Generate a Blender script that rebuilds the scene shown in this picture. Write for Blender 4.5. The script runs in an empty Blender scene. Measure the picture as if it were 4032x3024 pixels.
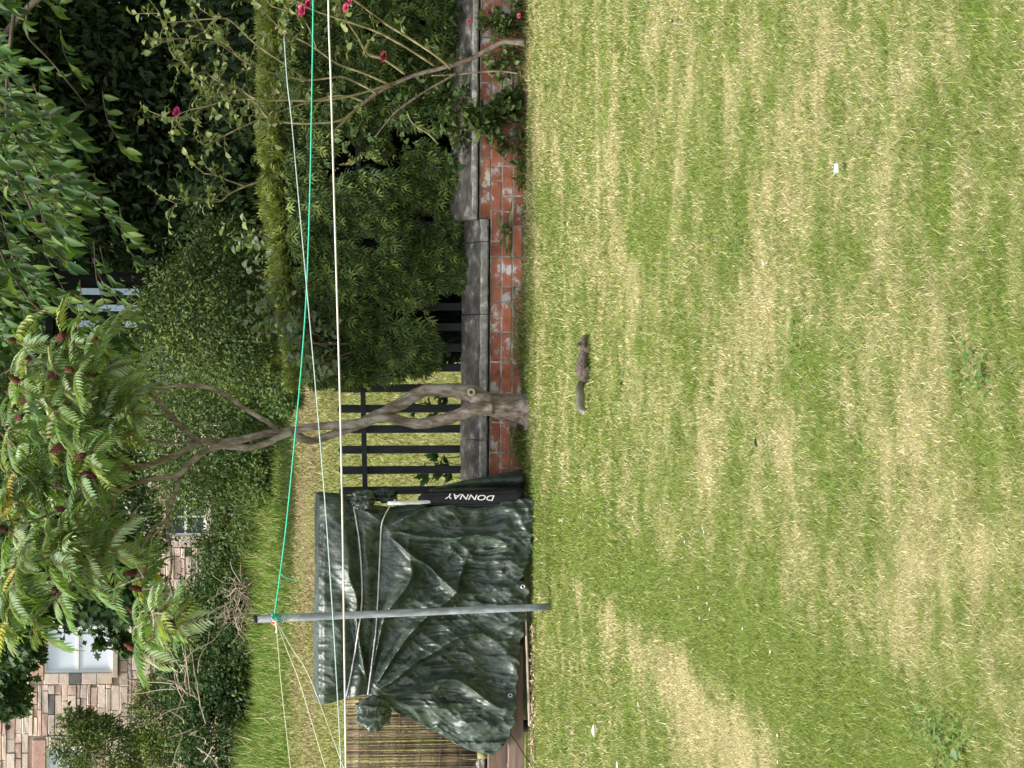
import bpy, math, random
import numpy as np
from mathutils import Vector, Matrix

random.seed(11)
rng = np.random.default_rng(11)
S = bpy.context.scene
COL = S.collection

# ------------------------------------------------------------------ camera
F = 8500.0            # focal length in photo pixels (photo is 4032 x 3024, world up = image left)
CAMZ = 2.19
TH = math.atan(1116.0 / F)
FW = Vector((0, math.cos(TH), -math.sin(TH)))
DN = Vector((0, -math.sin(TH), -math.cos(TH)))
RT = Vector((1, 0, 0))
cam = bpy.data.cameras.new('camera')
cam.sensor_fit = 'HORIZONTAL'
cam.sensor_width = 36.0
cam.lens = F / 4032.0 * 36.0
cam.clip_end = 500
cam_o = bpy.data.objects.new('camera', cam)
COL.objects.link(cam_o)
M = Matrix.Identity(4)
for i, v in enumerate((DN, RT, -FW)):
    for r in range(3):
        M[r][i] = v[r]
M[2][3] = CAMZ
cam_o.matrix_world = M @ Matrix.Rotation(math.radians(0.35), 4, 'Z')
S.camera = cam_o

# ------------------------------------------------------------------ sky, sun, exposure
SUN_EL, SUN_AZ = math.radians(62), math.radians(-115)   # azimuth from +Y, clockwise
W = bpy.data.worlds.new('World'); S.world = W; W.use_nodes = True
wn = W.node_tree.nodes; wl = W.node_tree.links
sky = wn.new('ShaderNodeTexSky'); sky.sky_type = 'NISHITA'; sky.sun_disc = False
sky.sun_elevation = SUN_EL; sky.sun_rotation = SUN_AZ
sky.dust_density = 4.0; sky.air_density = 1.0
hs = wn.new('ShaderNodeHueSaturation'); hs.inputs['Saturation'].default_value = 0.45
wl.new(sky.outputs[0], hs.inputs['Color'])
wl.new(hs.outputs[0], wn['Background'].inputs['Color'])
wn['Background'].inputs['Strength'].default_value = 0.13
sun = bpy.data.lights.new('sun', 'SUN'); sun.energy = 2.6; sun.angle = math.radians(9)
sun.color = (1.0, 0.95, 0.86)
sun_o = bpy.data.objects.new('sun', sun); COL.objects.link(sun_o)
sd = Vector((math.sin(SUN_AZ) * math.cos(SUN_EL), math.cos(SUN_AZ) * math.cos(SUN_EL), math.sin(SUN_EL)))
sun_o.rotation_euler = (-sd).to_track_quat('-Z', 'Y').to_euler()
vs = S.view_settings
vs.view_transform = 'Standard'; vs.look = 'None'; vs.gamma = 1.0; vs.use_curve_mapping = False
vs.exposure = 1.2
S.cycles.max_bounces = 6; S.cycles.diffuse_bounces = 3; S.cycles.glossy_bounces = 2
S.cycles.transmission_bounces = 4; S.cycles.transparent_max_bounces = 4
S.cycles.caustics_reflective = False; S.cycles.caustics_refractive = False

# ------------------------------------------------------------------ helpers
def ray(px, py):
    U = 3024.0 - py
    return RT * ((U - 1512) / F) + DN * ((px - 2016) / F) + FW
def pt(px, py, D):
    "world point seen at photo pixel (px, py) at distance D along +Y"
    d = ray(px, py)
    return Vector((0, 0, CAMZ)) + d * (D / d.y)
def gpt(px, py, z=0.0):
    d = ray(px, py)
    return Vector((0, 0, CAMZ)) + d * ((z - CAMZ) / d.z)

def tag(o, label=None, cat=None, group=None, kind=None):
    if label: o['label'] = label
    if cat: o['category'] = cat
    if group: o['group'] = group
    if kind: o['kind'] = kind
    return o
def empty(name, loc=(0, 0, 0), label=None, cat=None, group=None):
    o = bpy.data.objects.new(name, None); COL.objects.link(o); o.location = loc
    o.empty_display_size = 0.1
    return tag(o, label, cat, group)
def link(name, me, mat=None, parent=None):
    o = bpy.data.objects.new(name, me); COL.objects.link(o)
    if mat is not None and len(me.materials) == 0: me.materials.append(mat)
    if parent is not None:
        o.parent = parent
        p = parent; w = Vector((0, 0, 0))
        while p is not None:
            w += p.location; p = p.parent
        o.location = -w          # meshes are modelled in world space
    return o
def pymesh(name, V, Fc, smooth=False, col=None):
    me = bpy.data.meshes.new(name)
    me.from_pydata([tuple(v) for v in V], [], [tuple(int(i) for i in f) for f in Fc])
    if smooth: me.polygons.foreach_set('use_smooth', [True] * len(me.polygons))
    if col is not None: set_col(me, np.asarray(col))
    me.update()
    return me
def set_col(me, c):
    c = np.asarray(c, dtype=np.float32)
    if c.ndim == 1: c = np.repeat(c[None, :], len(me.vertices), 0)
    if c.shape[1] == 3: c = np.concatenate([c, np.ones((len(c), 1), np.float32)], 1)
    a = me.color_attributes.new('Col', 'FLOAT_COLOR', 'POINT')
    a.data.foreach_set('color', c.ravel())
def trimesh(name, V, T, col=None, smooth=False):
    "fast mesh from numpy: V (n,3), T (m,k) with k = 3 or 4"
    V = np.ascontiguousarray(V, np.float32); T = np.ascontiguousarray(T, np.int32)
    k = T.shape[1]
    me = bpy.data.meshes.new(name)
    me.vertices.add(len(V)); me.vertices.foreach_set('co', V.ravel())
    me.loops.add(T.size); me.loops.foreach_set('vertex_index', T.ravel())
    me.polygons.add(len(T))
    me.polygons.foreach_set('loop_start', np.arange(0, T.size, k, dtype=np.int32))
    if smooth: me.polygons.foreach_set('use_smooth', np.ones(len(T), bool))
    me.update(calc_edges=True)
    if col is not None: set_col(me, col)
    return me

def h3(ix, iy, iz, seed):
    n = (ix.astype(np.int64) * 374761393 + iy.astype(np.int64) * 668265263 + iz.astype(np.int64) * 2147483647 + seed * 144269) & 0xffffffff
    n = ((n ^ (n >> 13)) * 1274126177) & 0xffffffff
    n = ((n ^ (n >> 16)) * 2246822519) & 0xffffffff
    return ((n ^ (n >> 15)) & 0xffffff) / float(0xffffff)
def vn(x, y, z=0.0, seed=0):
    x = np.asarray(x, float); y = np.asarray(y, float); z = np.asarray(z, float) + np.zeros_like(x)
    ix, iy, iz = np.floor(x), np.floor(y), np.floor(z)
    fx, fy, fz = x - ix, y - iy, z - iz
    fx, fy, fz = [t * t * (3 - 2 * t) for t in (fx, fy, fz)]
    r = 0
    for a in (0, 1):
        wx = fx if a else 1 - fx
        for b in (0, 1):
            wy = fy if b else 1 - fy
            for c in (0, 1):
                wz = fz if c else 1 - fz
                r = r + wx * wy * wz * h3(ix + a, iy + b, iz + c, seed)
    return r
def fbm(x, y, z=0.0, seed=0, o=4):
    r = 0; a = 0.5; s = 0
    x = np.asarray(x, float); y = np.asarray(y, float); z = np.asarray(z, float)
    for i in range(o):
        r = r + a * vn(x * 2 ** i, y * 2 ** i, z * 2 ** i, seed + i * 17); s += a; a *= 0.5
    return r / s
def ridge(x, y, z=0.0, seed=0, o=4):
    r = 0; a = 0.5; s = 0
    for i in range(o):
        n = 1 - np.abs(2 * vn(np.asarray(x) * 2 ** i, np.asarray(y) * 2 ** i, np.asarray(z) * 2 ** i, seed + 31 * i) - 1)
        r = r + a * n * n; s += a; a *= 0.55
    return r / s
def sstep(a, b, x):
    t = np.clip((np.asarray(x, float) - a) / (b - a), 0, 1)
    return t * t * (3 - 2 * t)

# ------------------------------------------------------------------ materials
def nodes(m):
    m.use_nodes = True
    return m.node_tree.nodes, m.node_tree.links, m.node_tree.nodes['Principled BSDF']
def ramp(n, stops):
    r = n.new('ShaderNodeValToRGB')
    while len(r.color_ramp.elements) < len(stops): r.color_ramp.elements.new(0.5)
    for e, (p, c) in zip(r.color_ramp.elements, stops):
        e.position = p; e.color = (*c, 1)
    return r
def tex(n, l, scale, detail=4, rough=0.6, coord='Object', mapping=None, kind='ShaderNodeTexNoise'):
    tc = n.new('ShaderNodeTexCoord')
    t = n.new(kind); t.inputs['Scale'].default_value = scale
    if 'Detail' in t.inputs: t.inputs['Detail'].default_value = detail
    if 'Roughness' in t.inputs and kind == 'ShaderNodeTexNoise': t.inputs['Roughness'].default_value = rough
    src = tc.outputs[coord]
    if mapping:
        mp = n.new('ShaderNodeMapping'); mp.inputs['Scale'].default_value = mapping
        l.new(src, mp.inputs['Vector']); src = mp.outputs[0]
    l.new(src, t.inputs['Vector'])
    return t
def bump(n, l, b, t, strength=0.4, dist=0.01):
    bp = n.new('ShaderNodeBump'); bp.inputs['Strength'].default_value = strength; bp.inputs['Distance'].default_value = dist
    l.new(t.outputs[0], bp.inputs['Height']); l.new(bp.outputs[0], b.inputs['Normal'])
def stain_mat(name, stops, scale=8, rough=0.85, bs=0.5, bd=0.01, mapping=None, rand=0.0, detail=6, spec=0.3, metal=0.0, bscale=None):
    m = bpy.data.materials.new(name); n, l, b = nodes(m)
    t = tex(n, l, scale, detail, 0.65, mapping=mapping)
    r = ramp(n, stops); l.new(t.outputs[0], r.inputs[0])
    out = r.outputs[0]
    if rand:
        oi = n.new('ShaderNodeObjectInfo'); h = n.new('ShaderNodeHueSaturation')
        mr = n.new('ShaderNodeMapRange'); mr.inputs[3].default_value = 1 - rand; mr.inputs[4].default_value = 1 + rand
        l.new(oi.outputs['Random'], mr.inputs[0]); l.new(mr.outputs[0], h.inputs['Value'])
        l.new(out, h.inputs['Color']); out = h.outputs[0]
    l.new(out, b.inputs['Base Color'])
    b.inputs['Roughness'].default_value = rough; b.inputs['Specular IOR Level'].default_value = spec
    b.inputs['Metallic'].default_value = metal
    if bs:
        t2 = tex(n, l, bscale or scale * 4, 8, 0.7, mapping=mapping)
        bump(n, l, b, t2, bs, bd)
    return m
def leaf_mat(name, trans=0.3, rough=0.45, spec=0.4, rand=0.15, tint=(1.15, 1.25, 0.5)):
    m = bpy.data.materials.new(name); n, l, b = nodes(m)
    at = n.new('ShaderNodeAttribute'); at.attribute_name = 'Col'
    oi = n.new('ShaderNodeObjectInfo'); h = n.new('ShaderNodeHueSaturation')
    mr = n.new('ShaderNodeMapRange'); mr.inputs[3].default_value = 1 - rand; mr.inputs[4].default_value = 1 + rand
    mh = n.new('ShaderNodeMapRange'); mh.inputs[3].default_value = 0.485; mh.inputs[4].default_value = 0.51
    l.new(oi.outputs['Random'], mr.inputs[0]); l.new(oi.outputs['Random'], mh.inputs[0])
    l.new(mr.outputs[0], h.inputs['Value']); l.new(mh.outputs[0], h.inputs['Hue']); l.new(at.outputs['Color'], h.inputs['Color'])
    l.new(h.outputs[0], b.inputs['Base Color'])
    b.inputs['Roughness'].default_value = rough; b.inputs['Specular IOR Level'].default_value = spec
    if trans:
        tr = n.new('ShaderNodeBsdfTranslucent'); mx = n.new('ShaderNodeMixShader'); mx.inputs[0].default_value = trans
        mc = n.new('ShaderNodeMix'); mc.data_type = 'RGBA'; mc.blend_type = 'MULTIPLY'; mc.inputs[0].default_value = 1
        mc.inputs[7].default_value = (*tint, 1)
        l.new(h.outputs[0], mc.inputs[6]); l.new(mc.outputs[2], tr.inputs['Color'])
        l.new(b.outputs[0], mx.inputs[1]); l.new(tr.outputs[0], mx.inputs[2])
        l.new(mx.outputs[0], n['Material Output'].inputs['Surface'])
    return m
def flat_mat(name, c, rough=0.6, spec=0.4, metal=0.0):
    return stain_mat(name, [(0.3, tuple(x * 0.8 for x in c)), (0.7, tuple(min(1, x * 1.15) for x in c))], 30, rough, 0.15, 0.002, spec=spec, metal=metal)

GRASS = leaf_mat('grass_blade', 0.25, 0.6, 0.25, 0.0, (1.1, 1.15, 0.6))
LEAF = leaf_mat('leaf', 0.3, 0.5, 0.22, 0.16)
LEAFSOFT = leaf_mat('leaf_soft', 0.38, 0.5, 0.35, 0.22)
LEAFDULL = leaf_mat('leaf_dull', 0.22, 0.6, 0.25, 0.0)
PETAL = leaf_mat('petal', 0.25, 0.5, 0.3, 0.08, (1, 1, 1))
BARK = stain_mat('bark', [(0.34, (0.12, 0.09, 0.062)), (0.48, (0.27, 0.215, 0.165)), (0.62, (0.47, 0.42, 0.37))], 19, 0.9, 1.0, 0.02, mapping=(1, 1, 0.35))
BARKDARK = stain_mat('bark_dark', [(0.3, (0.05, 0.04, 0.03)), (0.7, (0.14, 0.11, 0.085))], 12, 0.9, 0.7, 0.008)
TWIG = stain_mat('twig_pale', [(0.3, (0.22, 0.17, 0.12)), (0.7, (0.42, 0.35, 0.27))], 20, 0.85, 0.3, 0.003)
CANE = stain_mat('rose_cane', [(0.3, (0.10, 0.085, 0.035)), (0.5, (0.20, 0.17, 0.075)), (0.65, (0.33, 0.28, 0.18))], 14, 0.6, 0.3, 0.003)
CANEBROWN = stain_mat('rose_stem', [(0.35, (0.07, 0.048, 0.035)), (0.62, (0.22, 0.17, 0.13))], 22, 0.8, 0.6, 0.005)

# ------------------------------------------------------------------ leaf and tube builders
LEAF2 = (np.array([[0, 0, 0], [0.42, 0.5, 0.12], [1, 0, -0.05], [0.42, -0.5, 0.12]]), np.array([[0, 1, 2], [0, 2, 3]]))
_L = [[0, 0, 0], [0.22, 0.36, 0.10], [0.5, 0.5, 0.12], [0.78, 0.3, 0.02], [1, 0, -0.14], [0.78, -0.3, 0.02], [0.5, -0.5, 0.12], [0.22, -0.36, 0.10], [0.3, 0, 0.0], [0.68, 0, -0.03]]
LEAF8 = (np.array(_L, float), np.array([[0, 8, 1], [8, 2, 1], [8, 9, 2], [9, 3, 2], [9, 4, 3], [0, 7, 8], [8, 7, 6], [8, 6, 9], [9, 6, 5], [9, 5, 4]]))
_K = [[0, 0, 0], [0.30, 0.22, 0.05], [0.28, 0.55, 0.08], [0.5, 0.28, 0.03], [0.66, 0.42, 0.06], [0.72, 0.18, 0], [1, 0, -0.08], [0.72, -0.18, 0], [0.66, -0.42, 0.06], [0.5, -0.28, 0.03], [0.28, -0.55, 0.08], [0.30, -0.22, 0.05], [0.45, 0, -0.03]]
LOBED = (np.array(_K, float), np.array([[12, i, i - 1] for i in range(1, 12)] + [[12, 0, 11]]))
def norm(a):
    return a / np.maximum(np.linalg.norm(a, axis=-1, keepdims=True), 1e-9)
def leaves(tpl, P, d, nrm, L, Wd):
    "stamp a leaf template at points P with direction d, normal nrm, length L, width Wd -> V, T, index of leaf per vertex"
    tv, tf = tpl
    d = norm(d); s = norm(np.cross(nrm, d)); nn = np.cross(d, s)
    n = len(P); L = np.broadcast_to(L, (n,)); Wd = np.broadcast_to(Wd, (n,))
    V = P[:, None, :] + tv[None, :, 0:1] * (d * L[:, None])[:, None, :] + tv[None, :, 1:2] * (s * Wd[:, None])[:, None, :] + tv[None, :, 2:3] * (nn * L[:, None])[:, None, :]
    k = len(tv)
    T = tf[None] + (np.arange(n) * k)[:, None, None]
    return V.reshape(-1, 3), T.reshape(-1, 3), np.repeat(np.arange(n), k)
def tube(pts, radii, seg=7, wob=0.0, seed=0):
    pts = [Vector(p) for p in pts]; n = len(pts); V = []; Fc = []
    up = Vector((0.13, 1, 0.21)).normalized()
    for i, p in enumerate(pts):
        t = (pts[min(i + 1, n - 1)] - pts[max(i - 1, 0)]).normalized()
        a = t.cross(up)
        if a.length < 1e-4: a = t.cross(Vector((1, 0, 0)))
        a.normalize(); b = t.cross(a)
        for k in range(seg):
            an = 2 * math.pi * k / seg
            r = radii[i] * (1 + wob * math.sin(an * 2 + i * 1.3 + seed) + wob * 0.7 * math.sin(an * 3 - i * 0.9 + seed))
            V.append(p + a * math.cos(an) * r + b * math.sin(an) * r)
    for i in range(n - 1):
        for k in range(seg):
            k2 = (k + 1) % seg
            Fc.append((i * seg + k, i * seg + k2, (i + 1) * seg + k2, (i + 1) * seg + k))
    Fc.append(tuple(range(seg - 1, -1, -1))); Fc.append(tuple((n - 1) * seg + k for k in range(seg)))
    return V, Fc
def smooth_path(pts, sub=4):
    pts = [Vector(p) for p in pts]; out = []
    for i in range(len(pts) - 1):
        p0 = pts[max(i - 1, 0)]; p1 = pts[i]; p2 = pts[i + 1]; p3 = pts[min(i + 2, len(pts) - 1)]
        for j in range(sub):
            t = j / sub
            out.append(0.5 * ((2 * p1) + (p2 - p0) * t + (2 * p0 - 5 * p1 + 4 * p2 - p3) * t * t + (3 * p1 - p0 - 3 * p2 + p3) * t ** 3))
    out.append(pts[-1])
    return out
def lerp_r(rs, n):
    return list(np.interp(np.linspace(0, 1, n), np.linspace(0, 1, len(rs)), rs))
def box(x0, x1, y0, y1, z0, z1, bev=0.0, jit=0.0, seed=None):
    r = random.Random(seed)
    j = lambda: r.uniform(-jit, jit)
    b = bev
    if b <= 0:
        V = [(x, y, z) for x in (x0, x1) for y in (y0, y1) for z in (z0, z1)]
        V = [(x + j(), y + j(), z + j()) for x, y, z in V]
        return V, [(0, 1, 3, 2), (4, 6, 7, 5), (0, 4, 5, 1), (2, 3, 7, 6), (0, 2, 6, 4), (1, 5, 7, 3)]
    # front (y0) face bevelled: inner ring proud
    V = [(x0, y1, z0), (x1, y1, z0), (x1, y1, z1), (x0, y1, z1), (x0, y0 + b, z0), (x1, y0 + b, z0), (x1, y0 + b, z1), (x0, y0 + b, z1),
         (x0 + b, y0, z0 + b), (x1 - b, y0, z0 + b), (x1 - b, y0, z1 - b), (x0 + b, y0, z1 - b)]
    V = [(x + j(), y + (j() if i > 3 else 0), z + j()) for i, (x, y, z) in enumerate(V)]
    Fc = [(0, 3, 2, 1), (0, 1, 5, 4), (1, 2, 6, 5), (2, 3, 7, 6), (3, 0, 4, 7), (4, 5, 9, 8), (5, 6, 10, 9), (6, 7, 11, 10), (7, 4, 8, 11), (8, 9, 10, 11)]
    return V, Fc
def joinm(parts):
    V = []; Fc = []
    for v, f in parts:
        o = len(V); V += list(v); Fc += [tuple(i + o for i in q) for q in f]
    return V, Fc

def cloud(blobs, n, size, tpl=LEAF2, aspect=0.5, cols=((0.05, 0.09, 0.025),), droop=0.3, clump=30, spread=0.16, shell=(0.6, 1.05), seed=0, updir=0.4, keep=None):
    "clumped leaves in lumpy ellipsoids; returns V, T, colours"
    r = np.random.default_rng(seed + 100)
    blobs = np.array(blobs, float)
    w = (blobs[:, 3] * blobs[:, 4] + blobs[:, 3] * blobs[:, 5] + blobs[:, 4] * blobs[:, 5]); w = w / w.sum()
    nc = max(1, n // clump)
    bi = r.choice(len(blobs), nc, p=w)
    dirs = norm(r.normal(size=(nc, 3)))
    lump = 0.8 + 0.45 * vn(dirs[:, 0] * 2.5 + bi * 7, dirs[:, 1] * 2.5, dirs[:, 2] * 2.5, seed)
    rad = r.uniform(shell[0], shell[1], nc) * lump
    cc = blobs[bi, :3] + dirs * blobs[bi, 3:6] * rad[:, None]
    ci = r.integers(0, nc, n)
    br = blobs[bi[ci], 3:6].min(1)
    P = cc[ci] + r.normal(size=(n, 3)) * (br * spread)[:, None]
    out = norm(P - blobs[bi[ci], :3])
    if keep is not None:
        k = keep(P); P = P[k]; out = out[k]; ci = ci[k]; n = len(P)
    d = norm(out * 0.7 + r.normal(size=(n, 3)) * 0.6 + np.array([0, 0, -droop]))
    nr = norm(out * 0.5 + np.array([0, 0, updir]) + r.normal(size=(n, 3)) * 0.55)
    L = size * r.uniform(0.65, 1.3, n)
    V, T, li = leaves(tpl, P, d, nr, L, L * aspect)
    cols = np.array(cols); c = cols[r.integers(0, len(cols), nc)][ci]
    c = c * (r.uniform(0.8, 1.2, nc)[ci] * r.uniform(0.75, 1.3, n))[:, None]
    return V, T, c[li]
def crown(parent, *a, mat=None, name='crown', **k):
    V, T, c = cloud(*a, **k)
    o = link(name, trimesh(name, V, T, c), mat or LEAFDULL, parent)
    o['kind'] = 'stuff'
    return o

# ================================================================== THE SETTING: ground
def terrain(y):
    y = np.asarray(y, float)
    return np.where(y < 17.2, 0.0, 0.10 + (np.clip(y, 17.2, 60) - 17.2) * (1.30 / 33.0)) * sstep(16.9, 17.3, y)
GB = [(2060, 2060, .16), (2200, 2130, .16), (2340, 2200, .16), (2500, 2270, .16), (2640, 2350, .16), (2800, 2460, .16), (2960, 2580, .16), (3120, 2700, .16), (3300, 2830, .16), (3480, 2980, .16), (3700, 2950, .2), (2120, 2230, .15), (2100, 2000, .2),
      (2160, 2750, .2), (2300, 2850, .16), (2500, 2900, .12), (2330, 2480, .14), (2070, 1500, .1), (2150, 780, .12), (2720, 1330, .2), (2560, 900, .16), (3200, 1500, .2), (2550, 500, .2)]
DB = [(2215, 2190, .12), (2290, 2330, .16), (2400, 2440, .16), (2490, 2520, .18), (2600, 2610, .2), (2700, 2720, .2), (2790, 2880, .22), (2900, 2960, .2), (3570, 2480, .18), (3640, 2110, .15), (2380, 600, .2), (2480, 1100, .2), (2350, 330, .15), (2130, 500, .2),
      (2640, 420, .2), (2900, 1350, .2), (3250, 240, .2), (2600, 70, .2), (2540, 420, .2), (3830, 560, .2), (3000, 1050, .2), (3100, 1700, .2), (3420, 700, .2), (3200, 2200, .18), (3900, 2050, .16), (2780, 1800, .15), (3640, 240, .12), (3550, 1700, .15)]
GBW = [(gpt(a, b), r) for a, b, r in GB]; DBW = [(gpt(a, b), r) for a, b, r in DB]
STRIPE = [g[0] for g in GBW[:10]]
def dryness(x, y):
    n = 0.30 * fbm(x * 1.2 + 3.1, y * 1.9 + 1.7, 0, 5, 4) + 0.40 * fbm(x * 3.8, y * 6.5, 0, 9, 3) + 0.30 * fbm(x * 14, y * 17, 0, 19, 2)
    v = n - 0.532
    for p, q in zip(STRIPE[:-1], STRIPE[1:]):
        ex, ey = q.x - p.x, q.y - p.y; t = np.clip(((x - p.x) * ex + (y - p.y) * ey) / (ex * ex + ey * ey), 0, 1)
        dd = np.minimum(dd, np.hypot(x - p.x - t * ex, y - p.y - t * ey)) if p is not STRIPE[0] else np.hypot(x - p.x - t * ex, y - p.y - t * ey)
    v = v - 0.34 * np.exp(-((dd + 0.12 * (fbm(x * 5, y * 5, 0, 14, 2) - .5)) / 0.21) ** 2)
    for p, r in GBW[10:]: v = v - 0.16 * np.exp(-(((x - p.x) / r) ** 2 + ((y - p.y) / (r * 2.2)) ** 2))
    for p, r in DBW[:8]: v = v + 0.07 * np.exp(-(((x - p.x) / r) ** 2 + ((y - p.y) / (r * 2.6)) ** 2))
    for p, r in DBW: v = v + 0.14 * np.exp(-(((x - p.x) / r) ** 2 + ((y - p.y) / (r * 2.0)) ** 2))
    v = v + 0.16 * sstep(15.2, 15.9, y) * sstep(0.4, 1.4, x)         # parched edge along the bed
    return 0.88 * sstep(-0.19, 0.27, v)
G1 = np.array([0.150, 0.215, 0.036]); G2 = np.array([0.215, 0.270, 0.055]); G3 = np.array([0.100, 0.165, 0.030])
D1 = np.array([0.50, 0.43, 0.22]); D2 = np.array([0.38, 0.32, 0.14]); D3 = np.array([0.68, 0.60, 0.40])

def sheet(name, xs, ys, zf, colf, mat):
    X, Y = np.meshgrid(xs, ys); Z = zf(X, Y)
    V = np.stack([X, Y, Z], -1).reshape(-1, 3); nx, ny = len(xs), len(ys)
    i = np.arange(nx * (ny - 1)).reshape(ny - 1, nx)[:, :-1].ravel()
    T = np.stack([i, i + 1, i + 1 + nx, i + nx], 1)
    me = trimesh(name, V, T, colf(V), True)
    return tag(link(name, me, mat), kind='structure')
gm = bpy.data.materials.new('turf_soil'); n_, l_, b_ = nodes(gm)
at = n_.new('ShaderNodeAttribute'); at.attribute_name = 'Col'
t_ = tex(n_, l_, 90, 6, 0.75); r_ = ramp(n_, [(0.3, (0.5, 0.5, 0.5)), (0.7, (1.25, 1.25, 1.25))]); l_.new(t_.outputs[0], r_.inputs[0])
mx = n_.new('ShaderNodeMix'); mx.data_type = 'RGBA'; mx.blend_type = 'MULTIPLY'; mx.inputs[0].default_value = 1
l_.new(at.outputs['Color'], mx.inputs[6]); l_.new(r_.outputs[0], mx.inputs[7]); l_.new(mx.outputs[2], b_.inputs['Base Color'])
b_.inputs['Roughness'].default_value = 0.95; b_.inputs['Specular IOR Level'].default_value = 0.1
bump(n_, l_, b_, t_, 0.8, 0.03)
def lawn_col(V):
    d = dryness(V[:, 0], V[:, 1])[:, None]
    return (G1 * (1 - d) + D1 * 0.95 * d) * (0.78 + 0.45 * fbm(V[:, 0] * 11, V[:, 1] * 11, 0, 63, 2)[:, None])
sheet('lawn', np.arange(-3.8, 3.81, 0.04), np.arange(4.6, 16.06, 0.04), lambda X, Y: 0.012 * (fbm(X * 1.5, Y * 1.5, 0, 2) - 0.5), lawn_col, gm)
def far_col(V):
    x, y = V[:, 0], V[:, 1]
    n = fbm(x * 0.5, y * 0.25, 0, 41, 4)[:, None]
    c = np.array([0.15, 0.185, 0.045]) * (1 - n) + np.array([0.24, 0.235, 0.085]) * n
    br = (sstep(33.0, 36, y) * (1 - sstep(38.5, 41.5, y)) * (0.25 + 0.75 * sstep(0.40, 0.62, fbm(x * 0.9, y * 0.5, 0, 47, 3))))[:, None]
    c = c * (1 - br) + np.array([0.22, 0.185, 0.095]) * br
    gr = sstep(39.5, 42, y)[:, None]
    return c * (1 - gr) + np.array([0.125, 0.20, 0.035]) * gr
sheet('ground', np.concatenate([[-300, -120, -60, -35], np.arange(-20, 20.1, 0.5), [35, 60, 120, 300]]),
      np.concatenate([[-40, -10, 0, 4, 10, 15.9, 16.9], np.arange(17, 60, 0.35), [75, 100, 160, 300]]),
      lambda X, Y: terrain(Y) - 0.035 + 0.08 * (fbm(X * 0.4, Y * 0.4, 0, 3) - 0.5) * sstep(17, 20, Y), far_col, gm)

# short mown grass of the near lawn
def blades(P, h, w, c, lean, seed, tri=False):
    r = np.random.default_rng(seed); n = len(P)
    a = r.uniform(0, 2 * np.pi, n); s = np.stack([np.cos(a), np.sin(a), np.zeros(n)], 1)
    b = a + np.pi / 2 + r.normal(0, 0.5, n); ld = np.stack([np.cos(b), np.sin(b), np.zeros(n)], 1)
    ln = (r.uniform(lean[0], lean[1], n))[:, None]
    up = np.array([0, 0, 1.0])
    H = h[:, None]; Wd = w[:, None] * 0.5
    mid = P + H * (up * 0.62 + ld * ln * 0.30); tip = P + H * (up * (1.0 - ln * 0.35) + ld * ln * 1.0)
    if tri:
        V = np.stack([P - s * Wd, P + s * Wd, tip], 1); T = np.arange(3 * n).reshape(n, 3); k = 3
    else:
        V = np.stack([P - s * Wd, P + s * Wd, mid + s * Wd * 0.8, mid - s * Wd * 0.8, tip], 1)
        o = (np.arange(n) * 5)[:, None]
        T = np.concatenate([o + np.array([[0, 1, 2]]), o + np.array([[0, 2, 3]]), o + np.array([[3, 2, 4]])], 0); k = 5
    cc = np.repeat(c, k, 0)
    f = np.tile(np.linspace(0.8, 1.1, k)[:, None], (n, 1))
    return V.reshape(-1, 3), T, cc * f
def grass_colour(x, y, seed):
    r = np.random.default_rng(seed); n = len(x)
    d = dryness(x, y)
    isdry = r.uniform(0, 1, n) < (0.08 + 0.80 * d)
    k = r.integers(0, 3, n)
    g = np.array([G1, G2, G3])[k]; q = np.array([D1, D2, D3])[k]
    yel = fbm(x * 0.8, y * 0.8, 0, 77, 3)[:, None]
    g = g * (1 - 0.35 * yel) + np.array([0.24, 0.25, 0.06]) * 0.35 * yel
    return np.where(isdry[:, None], q, g) * r.uniform(0.5, 1.5, n)[:, None], d
Vs, Ts, Cs = [], [], []; off = 0
for (y0, y1, dens, hh, tri) in ((5.2, 7.0, 24000, .0205, True), (7.0, 9.0, 18000, .022, True), (9.0, 11.5, 12500, .024, True), (11.5, 16.02, 9000, .026, True)):
    hw = 0.178 * y1 + 0.55
    n = int(dens * 2 * hw * (y1 - y0))
    P = np.stack([rng.uniform(-hw, hw, n), rng.uniform(y0, y1, n), np.zeros(n)], 1)
    P = P[np.abs(P[:, 0]) < 0.178 * P[:, 1] + 0.55]
    P = P[~((P[:, 1] > 15.55) & (P[:, 0] < -0.98))]
    tuft = fbm(P[:, 0] * 7, P[:, 1] * 7, 0, 21, 2)
    c, d = grass_colour(P[:, 0], P[:, 1], int(y0 * 10))
    h = hh * rng.uniform(0.5, 1.25, len(P)) * (1.25 - 0.55 * d) * (0.55 + 0.9 * tuft)
    h *= 1 + 0.6 * sstep(15.75, 16.0, P[:, 1]) + 3.4 * sstep(15.78, 15.98, P[:, 1]) * sstep(0.50, 0.72, fbm(P[:, 0] * 4.5, P[:, 1] * 4, 0, 93, 2))
    odd = rng.uniform(0, 1, len(P)) < 0.006; h[odd] *= rng.uniform(1.4, 2.3, odd.sum())
    w = (0.00036 if y0 > 9 else 0.00031) * P[:, 1] * rng.uniform(0.7, 1.3, len(P))
    V, T, cc = blades(P, h, w, c, (0.3, 1.3), int(y0 * 7), tri)
    Vs.append(V); Ts.append(T + off); Cs.append(cc); off += len(V)
o = link('lawn_grass', trimesh('lawn_grass', np.concatenate(Vs), np.concatenate(Ts), np.concatenate(Cs)), GRASS)
tag(o, 'short patchy lawn grass, green with straw coloured parched patches', 'grass', kind='stuff')
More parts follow.
